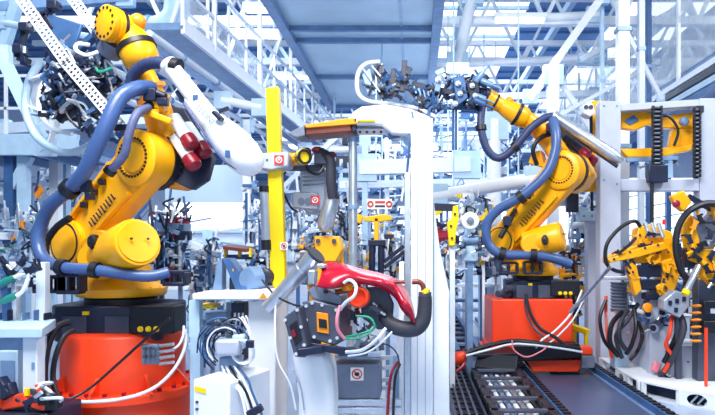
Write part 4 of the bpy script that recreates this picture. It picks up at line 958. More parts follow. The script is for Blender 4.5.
b = MB(); b.bar(P(196, 300, Yw), P(196, 336, Yw + .0), .08); b.bar(V((P(197, 0, Yw + .3).x, Yw + .3, 0)), P(197, 300, Yw + .3), .08); b.build('leg', 'pale', cb)
bin_ = tag(MB().span(P(197, 309, Yw + .1), P(221, 302.5, Yw + .3)).build('yellow_tray', 'lemon', None, .006), 'small bright yellow tray under the white stand top', 'tray')
sh = thing('shelf_unit', 'pale blue shelf bars behind the cable bundle', 'shelf', V((P(207, 0, 5.2).x, 5.2, 0)))
for py in (316, 328, 345): MB().bar(P(192, py, 5.2), P(232, py - 2, 5.2), .25, .06).build('shelf', ('pale', 'steel', 'slate')[py % 3], sh, .006)
for px in (194, 230): MB().bar(V((P(px, 0, 5.2).x, 5.2, 0)), P(px, 302, 5.2), .05).build('upright', 'pale', sh)
vb = thing('valve_block', 'pale grey valve block wrapped in white and black hose loops', 'valve block', P(232, 362, 4.4))
MB().box(P(229, 347, 4.28), (.17, .1, .11)).build('body', 'frame', vb, .02)
MB().box(P(240, 341, 4.34), (.09, .1, .1)).build('body_extension', 'pale', vb, .015)
MB().span(P(219, 376, 4.36), P(244, 354, 4.5)).build('pedestal', 'steel', vb, .01)
for i in range(5): MB().cyl(P(217 + i * 6, 336, 4.36), P(217 + i * 6, 327, 4.34), .014, n=8).build('fitting', rng.choice(('navy', 'silver')), vb)
for i in range(20):
    r0 = rng.uniform(13, 26); cx_ = 224 + rng.uniform(-5, 5); cy_ = 346 + rng.uniform(-4, 4); a0 = rng.uniform(2.0, 3.0); yy = 4.3 + rng.uniform(-.06, .12)
    MB().tube([P(cx_ + r0 * math.cos(a0 + t * .62) * .95, cy_ + r0 * math.sin(a0 + t * .62), yy + .01 * t) for t in range(6)], .0055, 6).build('hose_loop', rng.choice(('black', 'navy', 'slate', 'offwhite')), vb)
for k_ in range(3): MB().ring(P(243, 352, 4.25 + .03 * k_), (.15, 1, .1), .085 - .006 * k_, .006, 28, 6).build('white_coil', 'white', vb)
for i in range(7):
    MB().tube([P(214 + i * 5, 332, 4.4), P(222 + i * 4, 322 - i, 4.36), P(238 + i * 2, 318 + i * 2, 4.35), P(246 + i, 330 + i * 3, 4.33)], .006, 6).build('upper_hose', rng.choice(('offwhite', 'black', 'slate', 'white')), vb)
for i in range(5):
    MB().tube([P(222 + i * 4, 366, 4.3), P(228 + i * 5, 380, 4.2), P(240 + i * 3, 392, 4.15), P(246 + i * 4, 415, 4.1)], .0085, 6).build('drop_hose', ('white', 'offwhite', 'black', 'white', 'slate')[i], vb)
MB().box(P(250, 344, 4.2), (.05, .04, .05)).build('hose_tag', 'navy', vb, .004)
wb_ = thing('supply_cabinet', 'low white cabinet with a yellow label at the bottom left of the hoses', 'cabinet', V((P(222, 0, 4.3).x, 4.3, 0)))
MB().prism([P(193, 379, 4.1), P(229, 383, 4.1), V((P(229, 0, 4.1).x, 4.1, 0)), V((P(193, 0, 4.1).x, 4.1, 0))], (.18, .4, .02)).build('body', 'white', wb_, .012)
MB().prism([P(194.5, 386, 4.095), P(206, 389, 4.095), P(206, 394, 4.095), P(194.5, 391, 4.095)], (0, .004, 0)).build('yellow_label', 'lemon', wb_)
b = MB(); b.ball(P(197, 402, 4.1), .012, 8); b.ball(P(197, 409, 4.1), .012, 8); b.build('latch', 'dgrey', wb_)
MB().bar(P(248, 415, 4.05), P(262, 407, 4.05), .05).build('cable_gland', 'navy', wb_, .006)
# devices on the stand top
Yd = 5.0
dv = thing('clamping_device', 'slate blue wedge clamping device standing on the white stand', 'device', P(240, 292, Yd))
MB().prism([P(*p, Yd - .05) for p in ((222, 258), (230, 258), (251, 291), (236, 291))], (0, .15, 0)).build('wedge_plate', 'slate', dv, .006)
MB().prism([P(*p, Yd + .02) for p in ((217, 262), (222, 258), (222, 292), (212, 292))], (0, .12, 0)).build('back_plate', 'steel', dv, .006)
MB().span(P(229, 291, Yd), P(242, 276, Yd + .2)).build('block', 'navy', dv, .01)
MB().box(P(233, 270, Yd - .055), (.012, .004, .02)).build('warning_label', 'orange', dv)
b = thing('round_motor', 'blue-grey round motor on the white stand left of the yellow pole', 'motor', P(252, 292, Yd))
MB().lathe(P(247, 279, Yd - .1), (.5, .9, 0), [(0, .04), (.0, .085), (.03, .1), (.14, .1), (.16, .08)], 22).build('drum', 'steel', b)
MB().span(P(240, 292, Yd - .1), P(255, 284, Yd + .1)).build('foot', 'slate', b, .006)
MB().lathe(P(261, 277, Yd - .05), (.3, .9, 0), [(0, .05), (.02, .075), (.2, .075)], 18).build('second_drum', 'navy', b)
b = thing('sensor_jumble', 'dark tooling with cables packed behind the yellow pole foot', 'tooling', P(258, 290, 5.2))
for i in range(12): clamp(b, P(rng.uniform(240, 268), rng.uniform(256, 286), rng.uniform(5.1, 5.3)), (rng.uniform(-1, 1), 0, rng.uniform(-1, 1)), .055, rng.choice(('navy', 'slate', 'dgrey')), 'silver')
cables(b, 5, ((240, 255, 5.05), (272, 285, 5.2)), rng, .008)
MB().bar(P(240, 290, 5.2), P(268, 290, 5.2), .06).build('base_bar', 'slate', b)

# ================================================================== LEFT BENCH
Yb = 5.0
tb = thing('work_bench', 'pale steel work bench at the left edge beside the orange-red drum', 'bench', V((P(25, 0, Yb).x, Yb + .3, 0)))
MB().prism([P(-25, 328, 4.25), P(42, 328, 4.25), P(56, 319, 4.8), P(-20, 319, 4.8)], (0, 0, -.07)).build('top', 'pale', tb, .008)
for px, Y, w in ((34, 4.36, .1), (40, 4.74, .07), (-12, 4.36, .1), (24, 4.74, .06)):
    q = P(px, 336, Y); MB().bar(V((q.x, Y, 0)), q, w).build('leg', 'offwhite', tb, .006)
MB().bar(P(34, 390, 4.4), P(40, 378, 4.74), .06).build('stretcher', 'pale', tb)
MB().bar(P(-20, 344, 4.36), P(34, 344, 4.36), .03, .08).build('apron', 'steel', tb)
MB().box(P(33, 366, 4.305), (.02, .004, .05)).build('small_label', 'steel', tb)
bx = thing('tool_block', 'dark slotted tool blocks along the back of the left bench', 'tooling', P(20, 320.5, 4.7))
for i, px in enumerate((2, 12, 26, 38, 48)): MB().span(P(px - 5, 320.5, 4.65), P(px + 4, 312 - (i % 2) * 3, 4.75)).build('block', ('slate', 'navy', 'steel')[i % 3], bx, .005)
fr = thing('bench_gantry', 'pale upright frame standing on the left bench', 'frame', P(35, 319.8, 4.75))
for px in (14, 43): MB().bar(P(px, 319.8, 4.75), P(px, 262, 4.75), .07).build('upright', 'offwhite', fr, .005)
MB().bar(P(12, 284, 4.75), P(45, 280, 4.75), .045).build('crossbar', 'white', fr)
for l, pts, hm in (('white handled clamp tool with teal grips at the far left', ((2, 302), (22, 292), (30, 272)), 'tgreen'), ('second white clamp tool with teal grip, upper one', ((0, 284), (18, 276), (34, 272)), 'tgreen')):
    t = thing('clamp_tool', l, 'tool', P(pts[0][0], pts[0][1], 4.6))
    MB().tube([P(*p, 4.6) for p in pts], .016, 8).build('handle', 'white', t)
    MB().lathe(P(*pts[0], 4.6), P(*pts[1], 4.6) - P(*pts[0], 4.6), [(0, .02), (.05, .03), (.12, .022)], 12).build('grip', hm, t)
    clamp(t, P(pts[2][0], pts[2][1] - 2, 4.6), (1, 0, .6), .07)
gx = thing('gripper_rig', 'dark arms and pale blades poking in at the left edge, above the bench', 'tooling', P(8, 320.5, 4.7))
MB().bar(P(8, 320.5, 4.7), P(6, 276, 4.7), .05).build('stem', 'slate', gx)
for a, b_ in (((-6, 266), (10, 276)), ((10, 276), (4, 262)), ((20, 268), (34, 282)), ((-4, 290), (14, 280)), ((10, 276), (24, 262))): MB().bar(P(*a, 4.68), P(*b_, 4.68), .03).build('arm', rng.choice(('navy', 'slate', 'pale')), gx)
for c in ((4, 262), (22, 262), (10, 277), (30, 283)): clamp(gx, P(*c, 4.66), (rng.uniform(-1, 1), 0, 1), .06)
# things under / in front of the bench
us = thing('lower_cabinet', 'pale blue cabinet with dark gap under the left bench', 'cabinet', V((P(12, 0, 5.2).x, 5.3, 0)))
MB().span((P(-10, 0, 5.3).x, 5.25, 0), (P(22, 0, 5.3).x, 5.6, P(0, 350, 5.3).z)).build('body', 'pale', us, .01)
MB().span(P(0, 400, 5.24), P(16, 360, 5.26)).build('door', 'steel', us, .005)
fg = thing('floor_tooling', 'black tooling with orange parts at the bottom left corner', 'tooling', V((P(20, 0, 4.4).x, 4.4, 0)))
MB().span((P(-20, 0, 4.4).x, 4.25, .12), (P(60, 0, 4.4).x, 4.7, P(0, 408, 4.4).z)).build('base_box', 'navy', fg, .02)
for i in range(4): MB().bar(V((P(-10 + 20 * i, 0, 4.4).x, 4.45, 0)), V((P(-10 + 20 * i, 0, 4.4).x, 4.45, .2)), .05).build('foot', 'dgrey', fg)
for a, b_, m in (((-8, 396), (14, 388), 'navy'), ((4, 404), (30, 398), 'red'), ((24, 398), (48, 404), 'red'), ((30, 392), (52, 400), 'dgrey'), ((0, 380), (10, 396), 'navy'), ((14, 410), (60, 402), 'black')):
    MB().bar(P(*a, 4.35), P(*b_, 4.3), .07, .09).build('bar', m, fg, .012)
for i in range(9): clamp(fg, P(rng.uniform(-4, 56), rng.uniform(392, 412), rng.uniform(4.2, 4.5)), (rng.uniform(-1, 1), 0, rng.uniform(-1, 1)), .07, rng.choice(('navy', 'black', 'dgrey')), rng.choice(('silver', 'red')))
MB().box(P(27, 392, 4.28), (.03, .02, .05)).build('yellow_tag', 'lemon', fg)
cables(fg, 5, ((-4, 386, 4.2), (56, 410, 4.4)), rng, .012)
# ================================================================== RAILS AND LANE
tag(MB().span((1.42, 3.5, .0), (2.33, 14, .012)).build('lane_plate', 'lane'), 'dark blue-grey floor plate between the two rails', 'floor plate')
for xr, lab in ((1.40, 'left floor rail with dark teeth in front of the red carriage'), (2.36, 'right floor rail with dark teeth beside the white platform')):
    t = thing('floor_rail', lab, 'rail', V((xr, 8, 0)))
    MB().span((xr - .05, 3.5, 0), (xr + .05, 14, .09)).build('rail', 'slate', t, .008)
    MB().span((xr - .09, 3.5, 0), (xr + .09, 14, .02)).build('base_strip', 'steel', t)
    b = MB()
    for i in range(70): b.span((xr - .035, 4.6 + i * .11, .09), (xr + .035, 4.66 + i * .11, .105))
    b.build('tooth', 'black', t)
dc = thing('drag_chain', 'black drag chain with white tubes lying left of the left rail', 'cable chain', V((1.0, 6.3, 0)))
for xx in (.7, 1.2):
    b = MB()
    for i in range(16): 
        y = 4.4 + i * .185; b.span((xx - .03 - .008 * (i % 2), y, .02), (xx + .03 + .008 * (i % 2), y + .2, .2))
    b.build('side_links', 'black', dc, .006)
for i in range(7): MB().span((.66, 4.5 + .46 * i, .17), (1.24, 4.57 + .46 * i, .2)).build('cross_bar', 'dgrey', dc, .004)
for i, m in enumerate(('slate', 'white', 'steel', 'white', 'silver', 'white', 'black')): MB().cyl((.76 + i * .065, 4.4, .12), (.76 + i * .065, 7.25, .12), .024, n=10).build('tube', m, dc)
b = MB()
pts = [(.95, 7.35, .18), (1.0, 7.5, .32), (.95, 7.75, .36), (.85, 8.1, .3), (.7, 8.5, .2)]
for i in range(len(pts) - 1): b.bar(pts[i], pts[i + 1], .5, .05)
b.build('bend', 'black', dc, .01)
MB().span((.64, 4.3, 0), (1.26, 7.4, .02)).build('trough', 'navy', dc)
ct = thing('cable_tray', 'black gridded cable tray between white column and drag chain', 'cable tray', V((.52, 7, 0)))
MB().span((.36, 4.4, 0), (.64, 10.5, .03)).build('floor_sheet', 'navy', ct)
for xx in (.36, .63): MB().span((xx - .012, 4.4, 0), (xx + .012, 10.5, .14)).build('side_wall', 'navy', ct)
for i in range(28): MB().span((.37, 4.5 + .21 * i, .06), (.62, 4.53 + .21 * i, .08)).build('rung', 'black', ct)
for i in range(3): MB().span((.42 + i * .07, 4.4, .075), (.44 + i * .07, 10.5, .09)).build('grid_bar', 'dgrey', ct)
t2 = thing('floor_channel', 'pale steel floor channel running back left of the red pedestal', 'channel', V((.9, 11, 0)))
for xx in (.62, .95): MB().span((xx - .04, 8.8, 0), (xx + .04, 15, .16)).build('side', 'slate', t2)
for i in range(8): MB().span((.66, 9 + .7 * i, .05), (.91, 9.2 + .7 * i, .1)).build('tie', 'navy', t2)
b = thing('orange_plug', 'orange cable plug lying by the black tray at the column foot', 'plug', P(452, 360, 7.2))
MB().lathe(P(452, 362, 7.2), (.5, -.3, .4), [(0, .06), (.1, .08), (.16, .05), (.2, .02)], 14).build('shell', 'red', b)
MB().tube([P(454, 360, 7.15), P(463, 352, 7.2), P(464, 364, 7.15), P(456, 372, 7.1)], .022, 8).build('red_cord', 'crimson', b)

# ================================================================== RIGHT CELL
pf = thing('cell_platform', 'white low platform with cut-outs along its face at lower right', 'platform', V((3.4, 7.0, 0)))
H = .18
edge = [(2.45, 8.2), (2.43, 7.5), (2.43, 7.13), (2.45, 6.76), (2.69, 6.37), (2.98, 6.1), (3.6, 5.6), (5.2, 5.6), (5.2, 8.2)]
MB().prism([V((x_, y_, H - .025)) for x_, y_ in edge], (0, 0, .025)).build('top_plate', 'white', pf, .004)
MB().prism([V((x_ + .0, y_, 0)) for x_, y_ in edge], (0, 0, .02)).build('bottom_plate', 'offwhite', pf)
MB().prism([V((x_ + .14, y_ + .05, .02)) for x_, y_ in edge[:-2] + [(5.0, 5.7), (5.0, 8.1)]], (0, 0, H - .046)).build('dark_inside', 'navy', pf)
for (x_, y_), w in zip(edge[:7], (.16, .1, .1, .1, .08, .1, .1)): MB().box((x_ + .035, y_ + .01, H / 2 - .003), (.05, w, H - .035)).build('web_plate', 'white', pf)
def wall_hole(p, q, name, oval):
    p = V(p); q = V(q); d = (q - p); L = d.length; d.normalize(); n_ = V((d.y, -d.x, 0))
    b = MB(); c = (p + q) / 2; m = 28; o = []; i_ = []
    for k in range(m):
        an = 2 * math.pi * k / m; cx_, sy = math.cos(an), math.sin(an)
        s_ = max(abs(cx_), abs(sy)); o.append((cx_ / s_ * L / 2, sy / s_ * (H - .04) / 2)); i_.append((cx_ * oval[0], sy * oval[1]))
    vs = [c + d * a + V((0, 0, H / 2 - .003 + z)) for a, z in o] + [c + d * a + V((0, 0, H / 2 - .003 + z)) for a, z in i_]
    fs = [(k, (k + 1) % m, m + (k + 1) % m, m + k) for k in range(m)]
    b.add(vs, fs); b.add([v - n_ * .012 for v in vs], [f[::-1] for f in fs])
    b.add([v for v in vs[m:]] + [v - n_ * .012 for v in vs[m:]], [(k, (k + 1) % m, m + (k + 1) % m, m + k) for k in range(m)])
    b.build(name, 'white', pf)
wall_hole((2.43, 7.5, 0), (2.43, 7.13, 0), 'round_hole_plate', (.09, .055))
wall_hole((2.69, 6.37, 0), (2.98, 6.1, 0), 'round_hole_plate', (.1, .06))
MB().box((2.44, 6.78, .09), (.02, .06, .15)).build('face_plate', 'white', pf)
b = MB()
for i in range(3): b.bar((2.80 + .05 * i, 6.29 - .045 * i, .05), (2.85 + .05 * i, 6.25 - .045 * i, .13), .018)
b.build('inner_bar', 'silver', pf)
# blocks on the platform
def block(lab, a, c, m, parts=()):
    t = thing('machine_block', lab, 'machine base', V(((a[0] + c[0]) / 2, (a[1] + c[1]) / 2, a[2])))
    MB().span(a, c).build('body', m, t, .01)
    MB().span((a[0] - .015, a[1] - .015, c[2]), (c[0] + .015, c[1] + .015, c[2] + .02)).build('top_plate', 'white', t, .004)
    b = MB()
    for i in range(3): b.cyl((a[0] + (c[0] - a[0]) * (.2 + .3 * i), a[1] - .012, (a[2] + c[2]) / 2), (a[0] + (c[0] - a[0]) * (.2 + .3 * i), a[1] + .01, (a[2] + c[2]) / 2), .012, n=8)
    b.build('bolt', 'dgrey', t); return t
block('pale machine base block on the platform at the right edge', (P(676, 0, 6.9).x, 6.9, H), (P(735, 0, 6.9).x, 7.3, P(0, 346, 6.9).z), 'frame')
block('small pale base block behind the platform, beside the bellows', (P(634, 0, 7.9).x, 7.9, H), (P(650, 0, 7.9).x, 8.15, P(0, 336, 7.9).z), 'frame')
block('tall pale machine base in the middle of the right cell', (P(647, 0, 7.3).x, 7.3, H), (P(690, 0, 7.3).x, 7.9, P(0, 316, 7.3).z), 'frame')
# portal frame
Yf = 8.4
pfm = thing('portal_gantry', 'large lilac-grey portal frame of the right cell', 'frame', V((P(660, 0, Yf).x, Yf + .1, 0)))
MB().span((P(600, 0, Yf).x, Yf, 0), (P(621, 0, Yf).x, Yf + .22, P(0, 101, Yf).z)).build('left_post', 'frame', pfm, .012)
MB().span((P(700, 0, Yf).x, Yf, 0), (P(722, 0, Yf).x, Yf + .22, P(0, 98, Yf).z)).build('right_post', 'frame', pfm, .012)
MB().prism([P(621, 104, Yf + .01), P(700, 99, Yf + .01), P(700, 106, Yf + .01), P(621, 111, Yf + .01)], (0, .2, 0)).build('top_beam', 'frame', pfm, .01)
MB().span(P(621, 191, Yf + .015), P(699.5, 179, Yf + .015) + V((0, .18, 0))).build('middle_beam', 'frame', pfm, .01)
b = MB()
for px, py in ((604, 106), (604, 180), (617, 106), (617, 184)): b.cyl(P(px, py, Yf - .006), P(px, py, Yf + .01), .016, n=8)
b.build('bolt', 'steel', pfm)
MB().span(P(697, 112, Yf - .03), P(703, 106, Yf - .001)).build('corner_plate', 'navy', pfm)
pp = thing('pale_post', 'pale blue-grey post with a bracket left of the cell frame', 'post', V((P(592, 0, 9.2).x, 9.2, 0)))
MB().span((P(587, 0, 9.2).x, 9.15, 0), (P(598, 0, 9.2).x, 9.35, P(0, 221, 9.2).z)).build('shaft', 'frame', pp, .008)
b = MB(); b.span(P(580, 221, 9.1), P(606, 212, 9.35)); b.build('head', 'pale', pp, .01)
for p in ((584, 216), (592, 216), (600, 216)): MB().cyl(P(*p, 9.09), P(*p, 9.12), .02, n=8).build('bolt', 'steel', pp)
MB().prism([P(573, 205, 9.15), P(588, 208, 9.15), P(588, 214, 9.15), P(573, 211, 9.15)], (0, .15, 0)).build('arm', 'pale', pp)
hb = thing('white_actuator', 'white corner actuator block at the top left of the cell frame', 'actuator', P(589, 118, 8.5))
MB().prism([P(*p, 8.45) for p in ((583, 104), (593, 103), (596, 113), (590, 117), (583, 113))], (0, .2, 0)).build('body', 'offwhite', hb, .02)
for p in ((586, 107), (591, 107)): MB().cyl(P(*p, 8.43), P(*p, 8.47), .03, n=10).build('screw', 'dgrey', hb)
MB().cyl(P(591, 115, 8.6), P(592, 212, 9.2), .022, n=8).build('rod', 'navy', hb)
yl = thing('yellow_fixture', 'yellow plate fixture behind the left post of the cell frame', 'fixture', V((P(588, 0, 8.8).x, 8.8, P(0, 196, 8.8).z)))
MB().span(P(592, 180, 8.8), P(604, 102, 8.88)).build('upright_plate', 'yellow', yl, .01)
for y0, y1, x0_, x1_ in ((160, 170, 572, 602), (174, 182, 566, 602), (184, 191, 574, 600)): MB().span(P(x0_, y1, 8.7), P(x1_, y0, 8.85)).build('bar', 'yellow', yl, .01)
for p in ((575, 165), (585, 178), (595, 165), (580, 187)): MB().cyl(P(*p, 8.68), P(*p, 8.72), .025, n=8).build('bolt', 'navy', yl)
MB().span(P(567, 212, 8.8), P(577, 190, 8.9)).build('black_foot', 'navy', yl, .01)
# upper shuttle inside the frame
us_ = thing('lift_shuttle', 'yellow lift shuttle with plates inside the top of the cell frame', 'machine', P(657, 166, Yf + .25))
MB().prism([P(*p, Yf + .2) for p in ((621, 112), (640, 110), (660, 116), (694, 112), (694, 128), (664, 128), (650, 124), (636, 130), (621, 128))], (0, .12, 0)).build('upper_plate', 'yellow', us_, .012)
MB().prism([P(*p, Yf + .12) for p in ((620, 149), (680, 147), (692, 144), (692, 150), (660, 157), (628, 157))], (0, .14, 0)).build('lower_plate', 'yellow', us_, .01)
MB().prism([P(*p, Yf + .22) for p in ((672, 130), (694, 126), (694, 146), (668, 150))], (0, .1, 0)).build('side_plate', 'yellow', us_, .01)
MB().prism([P(*p, Yf + .18) for p in ((624, 121), (634, 115), (639, 120), (630, 125))], (0, .02, 0)).build('cut_out', 'slate', us_)
b = MB(); b.bar(P(626, 160, Yf + .15), P(678, 158, Yf + .15), .06); b.build('slide_rail', 'steel', us_, .006)
for p in ((636, 163), (648, 165), (664, 163), (674, 160)): clamp(us_, P(*p, Yf + .15), (rng.uniform(-1, 1), 0, .3), .08, rng.choice(('orange', 'navy', 'slate')), 'silver')
MB().lathe(P(683, 122, Yf + .1), (0, -1, 0), [(0, .06), (.06, .06), (.08, .04), (.08, 0)], 16).build('pulley', 'steel', us_)
MB().tube([P(652, 118, Yf + .1), P(668, 116, Yf + .05), P(678, 130, Yf + .05), P(674, 146, Yf + .1)], .02, 8).build('cable', 'black', us_)
MB().bar(P(621, 120, Yf + .26), P(700, 118, Yf + .26), .05).build('carrier_bar', 'slate', us_)
def chain(lab, px, y0, y1, Y, w):
    t = thing('roller_chain', lab, 'chain', P(px, y1, Y)); n = int((y1 - y0) / 4.2)
    for s_ in (-1, 1):
        b = MB()
        for i in range(n): 
            y = y0 + (y1 - y0) * i / n; b.span(P(px, y + 3.6, Y) + V((s_ * w - .012, -.03, 0)), P(px, y, Y) + V((s_ * w + .012, .03, 0)))
        b.build('side_links', 'black', t)
    b = MB()
    for i in range(n): c = P(px, y0 + (y1 - y0) * (i + .4) / n, Y); b.cyl(c - V((w, 0, 0)), c + V((w, 0, 0)), .018, n=8)
    b.build('roller', 'dgrey', t)
    MB().span(P(px, y1, Y) + V((-w * .9, .03, 0)), P(px, y0, Y) + V((w * .9, .05, 0))).build('backing', 'navy', t); return t
chain('black vertical energy chain in the middle of the cell frame', 657, 106, 166, Yf - .05, .055)
chain('black roller chain along the right post of the cell frame', 697, 108, 178, Yf - .08, .035)
t = thing('chain_motor', 'dark motor block hanging below the middle energy chain', 'motor', P(657, 182, Yf - .05))
MB().span(P(649, 182, Yf - .12), P(665, 166, Yf - .005)).build('housing', 'navy', t, .012)
MB().cyl(P(652, 183, Yf - .06), P(652, 230, Yf - .06), .025, n=10).build('shaft', 'black', t)
# yellow welding fixture
Yx = 7.05
yf = thing('welding_fixture', 'big angular yellow welding fixture with grey cylinders in the right cell', 'fixture', P(650, 300, Yx))
MB().prism([P(*p, Yx) for p in ((607, 258), (622, 250), (636, 246), (638, 228), (650, 224), (672, 232), (676, 246), (684, 262), (676, 286), (668, 296), (660, 290), (664, 268), (654, 262), (636, 264), (628, 256), (608, 264))], (0, .2, 0)).build('main_plate', 'yellow', yf, .012)
MB().prism([P(*p, Yx - .12) for p in ((609, 259), (640, 248), (664, 242), (668, 249), (640, 257), (610, 263))], (0, .1, 0)).build('front_bar', 'yellow', yf, .01)
MB().prism([P(*p, Yx - .08) for p in ((627, 264), (636, 262), (642, 290), (636, 296))], (0, .12, 0)).build('leg_plate', 'yellow', yf, .008)
MB().prism([P(*p, Yx - .06) for p in ((660, 262), (672, 258), (682, 270), (674, 294), (660, 296), (656, 286), (668, 280))], (0, .14, 0)).build('curved_jaw', 'yellow', yf, .015)
for i in range(3): MB().cyl(P(650 + i * 6.5, 238, Yx - .02), P(645 + i * 6.5, 223, Yx + .02), .028, n=12).build('air_cylinder', 'silver', yf)
for a, c in (((637, 277), (656, 265)), ((639, 290), (656, 279)), ((646, 300), (658, 292))): MB().span(P(*a, Yx - .04), P(*c, Yx + .12)).build('black_block', 'navy', yf, .012)
b = MB()
for p in ((614, 259), (630, 252), (645, 248), (658, 245), (668, 252), (640, 235), (672, 276), (666, 288), (633, 272)): b.cyl(P(*p, Yx - .13), P(*p, Yx - .05), .014, n=8)
b.build('bolt', 'navy', yf)
for p in ((630, 258), (650, 256), (672, 240), (664, 250), (620, 254), (646, 246), (656, 262), (676, 266), (632, 276), (640, 240), (668, 270), (662, 286), (626, 262), (680, 256), (652, 234)): clamp(yf, P(*p, Yx - .08), (rng.uniform(-1, 1), 0, rng.uniform(-.5, 1)), .07, rng.choice(('yellow', 'yellow', 'navy')), 'navy')
MB().box(P(664, 222, Yx), (.03, .03, .06)).build('red_beacon', 'signred', yf)
MB().tube([P(640, 226, Yx), P(634, 221, Yx - .05), P(620, 228, Yx - .1), P(607, 244, Yx - .12), P(606, 262, Yx - .1), P(614, 270, Yx - .08), P(624, 272, Yx - .05)], .022, 10).build('black_hose', 'black', yf)
MB().tube([P(636, 238, Yx - .1), P(628, 246, Yx - .14), P(618, 254, Yx - .14)], .018, 8).build('black_hose', 'black', yf)
MB().span((P(652, 0, Yx).x, Yx + .06, H), (P(668, 0, Yx).x, Yx + .2, P(0, 290, Yx).z)).build('pedestal', 'frame', yf, .01)
# bellows unit
bu = thing('bellows_unit', 'grey ribbed bellows cylinder in a clear pinkish housing', 'cylinder unit', P(622, 350, 7.6))
pr_ = []; L = .36
for i in range(19): pr_.append((L * i / 18, .085 if i % 2 else .11))
MB().lathe(P(619, 312, 7.6), (0, 0, 1), pr_, 20).build('bellows', 'grey', bu)
MB().prism([P(*p, 7.5) for p in ((606, 312), (636, 308), (638, 322), (634, 346), (609, 350), (603, 326))], (0, .02, 0)).build('front_guard', 'clear', bu)
MB().span(P(608, 280, 7.5), P(632, 276, 7.78)).build('cap_plate', 'offwhite', bu, .01)
MB().cyl(P(619, 352, 7.6), P(619, 310, 7.6), .045, n=14).build('rod', 'silver', bu)
MB().cyl(P(619, 312, 7.6), P(619, 309, 7.6), .1, n=18).build('flange', 'dgrey', bu)
q = P(619, 350, 7.6); MB().span((q.x - .08, 7.52, H), (q.x + .08, 7.7, q.z + .02)).build('foot', 'pale', bu, .01)
MB().prism([P(634, 278, 7.45), P(644, 300, 7.45), P(640, 308, 7.45), P(630, 282, 7.45)], (0, .1, 0)).build('silver_strap', 'silver', bu)
for l, pts, r, m in (('black hose bundle curving down below the bellows, left strand', [(622, 312, 6.4), (612, 324, 6.3), (610, 342, 6.3), (618, 356, 6.35)], .03, 'black'),
        ('black hose bundle below the bellows, middle strand', [(628, 310, 6.4), (620, 324, 6.3), (620, 340, 6.3), (628, 352, 6.35)], .026, 'rubber'),
        ('black hose below the bellows, right strand', [(634, 308, 6.4), (636, 326, 6.3), (632, 344, 6.3), (626, 354, 6.35)], .026, 'black'),
        ('black hose sagging low in front of the bellows housing', [(606, 300, 6.5), (600, 318, 6.45), (604, 340, 6.45), (614, 352, 6.5)], .022, 'black'),
        ('charcoal hose crossing the other strands below the bellows', [(638, 304, 6.45), (628, 320, 6.35), (616, 336, 6.35), (622, 358, 6.4)], .024, 'rubber'),
        ('short black hose beside the small pale base block', [(636, 316, 6.6), (642, 334, 6.5), (638, 350, 6.5), (630, 360, 6.5)], .022, 'black'),
        ('orange-red pipe rising left of the bellows', [(612, 358, 6.5), (608, 340, 6.5), (606, 318, 6.55), (606, 296, 6.6)], .02, 'red'),
        ('thick black hose arching over the right edge fixture', [(720, 204, 5.8), (704, 204, 5.8), (688, 212, 5.75), (678, 228, 5.75), (676, 250, 5.75), (682, 272, 5.75), (692, 284, 5.8)], .036, 'black'),
        ('dark corrugated hoses falling on the middle of the platform, front one', [(676, 308, 6.1), (684, 326, 6.0), (678, 346, 6.0), (668, 366, 6.1), (660, 376, 6.2)], .035, 'rubber'),
        ('dark corrugated hose behind the front one on the platform', [(670, 306, 6.2), (678, 326, 6.1), (672, 346, 6.1), (664, 362, 6.2)], .03, 'black'),
        ('orange hose curling over the platform middle', [(672, 316, 6.1), (670, 332, 6.0), (666, 346, 6.05), (672, 356, 6.05), (664, 372, 6.1)], .022, 'red'),
        ('black cable snaking along the platform top', [(660, 374, 6.3), (674, 382, 6.1), (690, 386, 6.0), (705, 391, 5.9), (722, 394, 5.8)], .03, 'black'),
        ('grey cable lying beside the snaking black cable', [(658, 372, 6.4), (676, 378, 6.25), (694, 382, 6.15), (715, 388, 6.0)], .016, 'frame'),
        ('orange-red vertical pipe at the right edge', [(706, 392, 5.7), (706, 360, 5.7), (706, 328, 5.7)], .018, 'red'),
        ('white lead swinging from the pale post to the bellows', [(570, 312, 7.2), (585, 296, 7.0), (604, 274, 6.6), (612, 266, 6.3)], .02, 'silver')):
    pts = [(a, b_, c if l.startswith('white lead') else c + (1.0 if a < 640 else .75)) for a, b_, c in pts]
    cable(l, pts, r, m, 'pipe' if 'pipe' in l else 'hose' if 'hose' in l else 'cable', 'pipe' if 'pipe' in l else 'hose' if 'hose' in l else 'cable')
t = tag(MB().box(P(656, 367, 7.0), (.09, .07, .12), Matrix.Rotation(.4, 3, 'Y')).build('pink_bracket', 'pink', None, .02), 'small pink bracket standing on the platform', 'bracket')
# right edge fixture
Ye = 6.65
re = thing('edge_fixture', 'yellow and charcoal fixture cut off by the right picture edge', 'fixture', P(702, 290, Ye))
MB().prism([P(*p, Ye) for p in ((690, 214), (704, 222), (716, 210), (726, 214), (724, 248), (706, 250), (694, 236))], (0, .15, 0)).build('charcoal_plate', 'grey', re, .01)
for poly in (((684, 222), (692, 214), (700, 240), (700, 252), (690, 252)), ((690, 250), (730, 248), (730, 262), (700, 264), (690, 260)), ((712, 206), (730, 204), (730, 240), (720, 232)), ((704, 262), (730, 262), (730, 282), (712, 286), (704, 276))):
    MB().prism([P(*p, Ye - .06) for p in poly], (0, .16, 0)).build('yellow_plate', 'yellow', re, .012)
for p in ((694, 226), (703, 244), (712, 254), (722, 250), (716, 270), (698, 258), (690, 240), (700, 218), (710, 236), (706, 268), (714, 280), (696, 250), (718, 226)): clamp(re, P(*p, Ye - .1), (rng.uniform(-1, 1), 0, rng.uniform(-1, 1)), .08, rng.choice(('navy', 'orange', 'black')), rng.choice(('silver', 'yellow')))
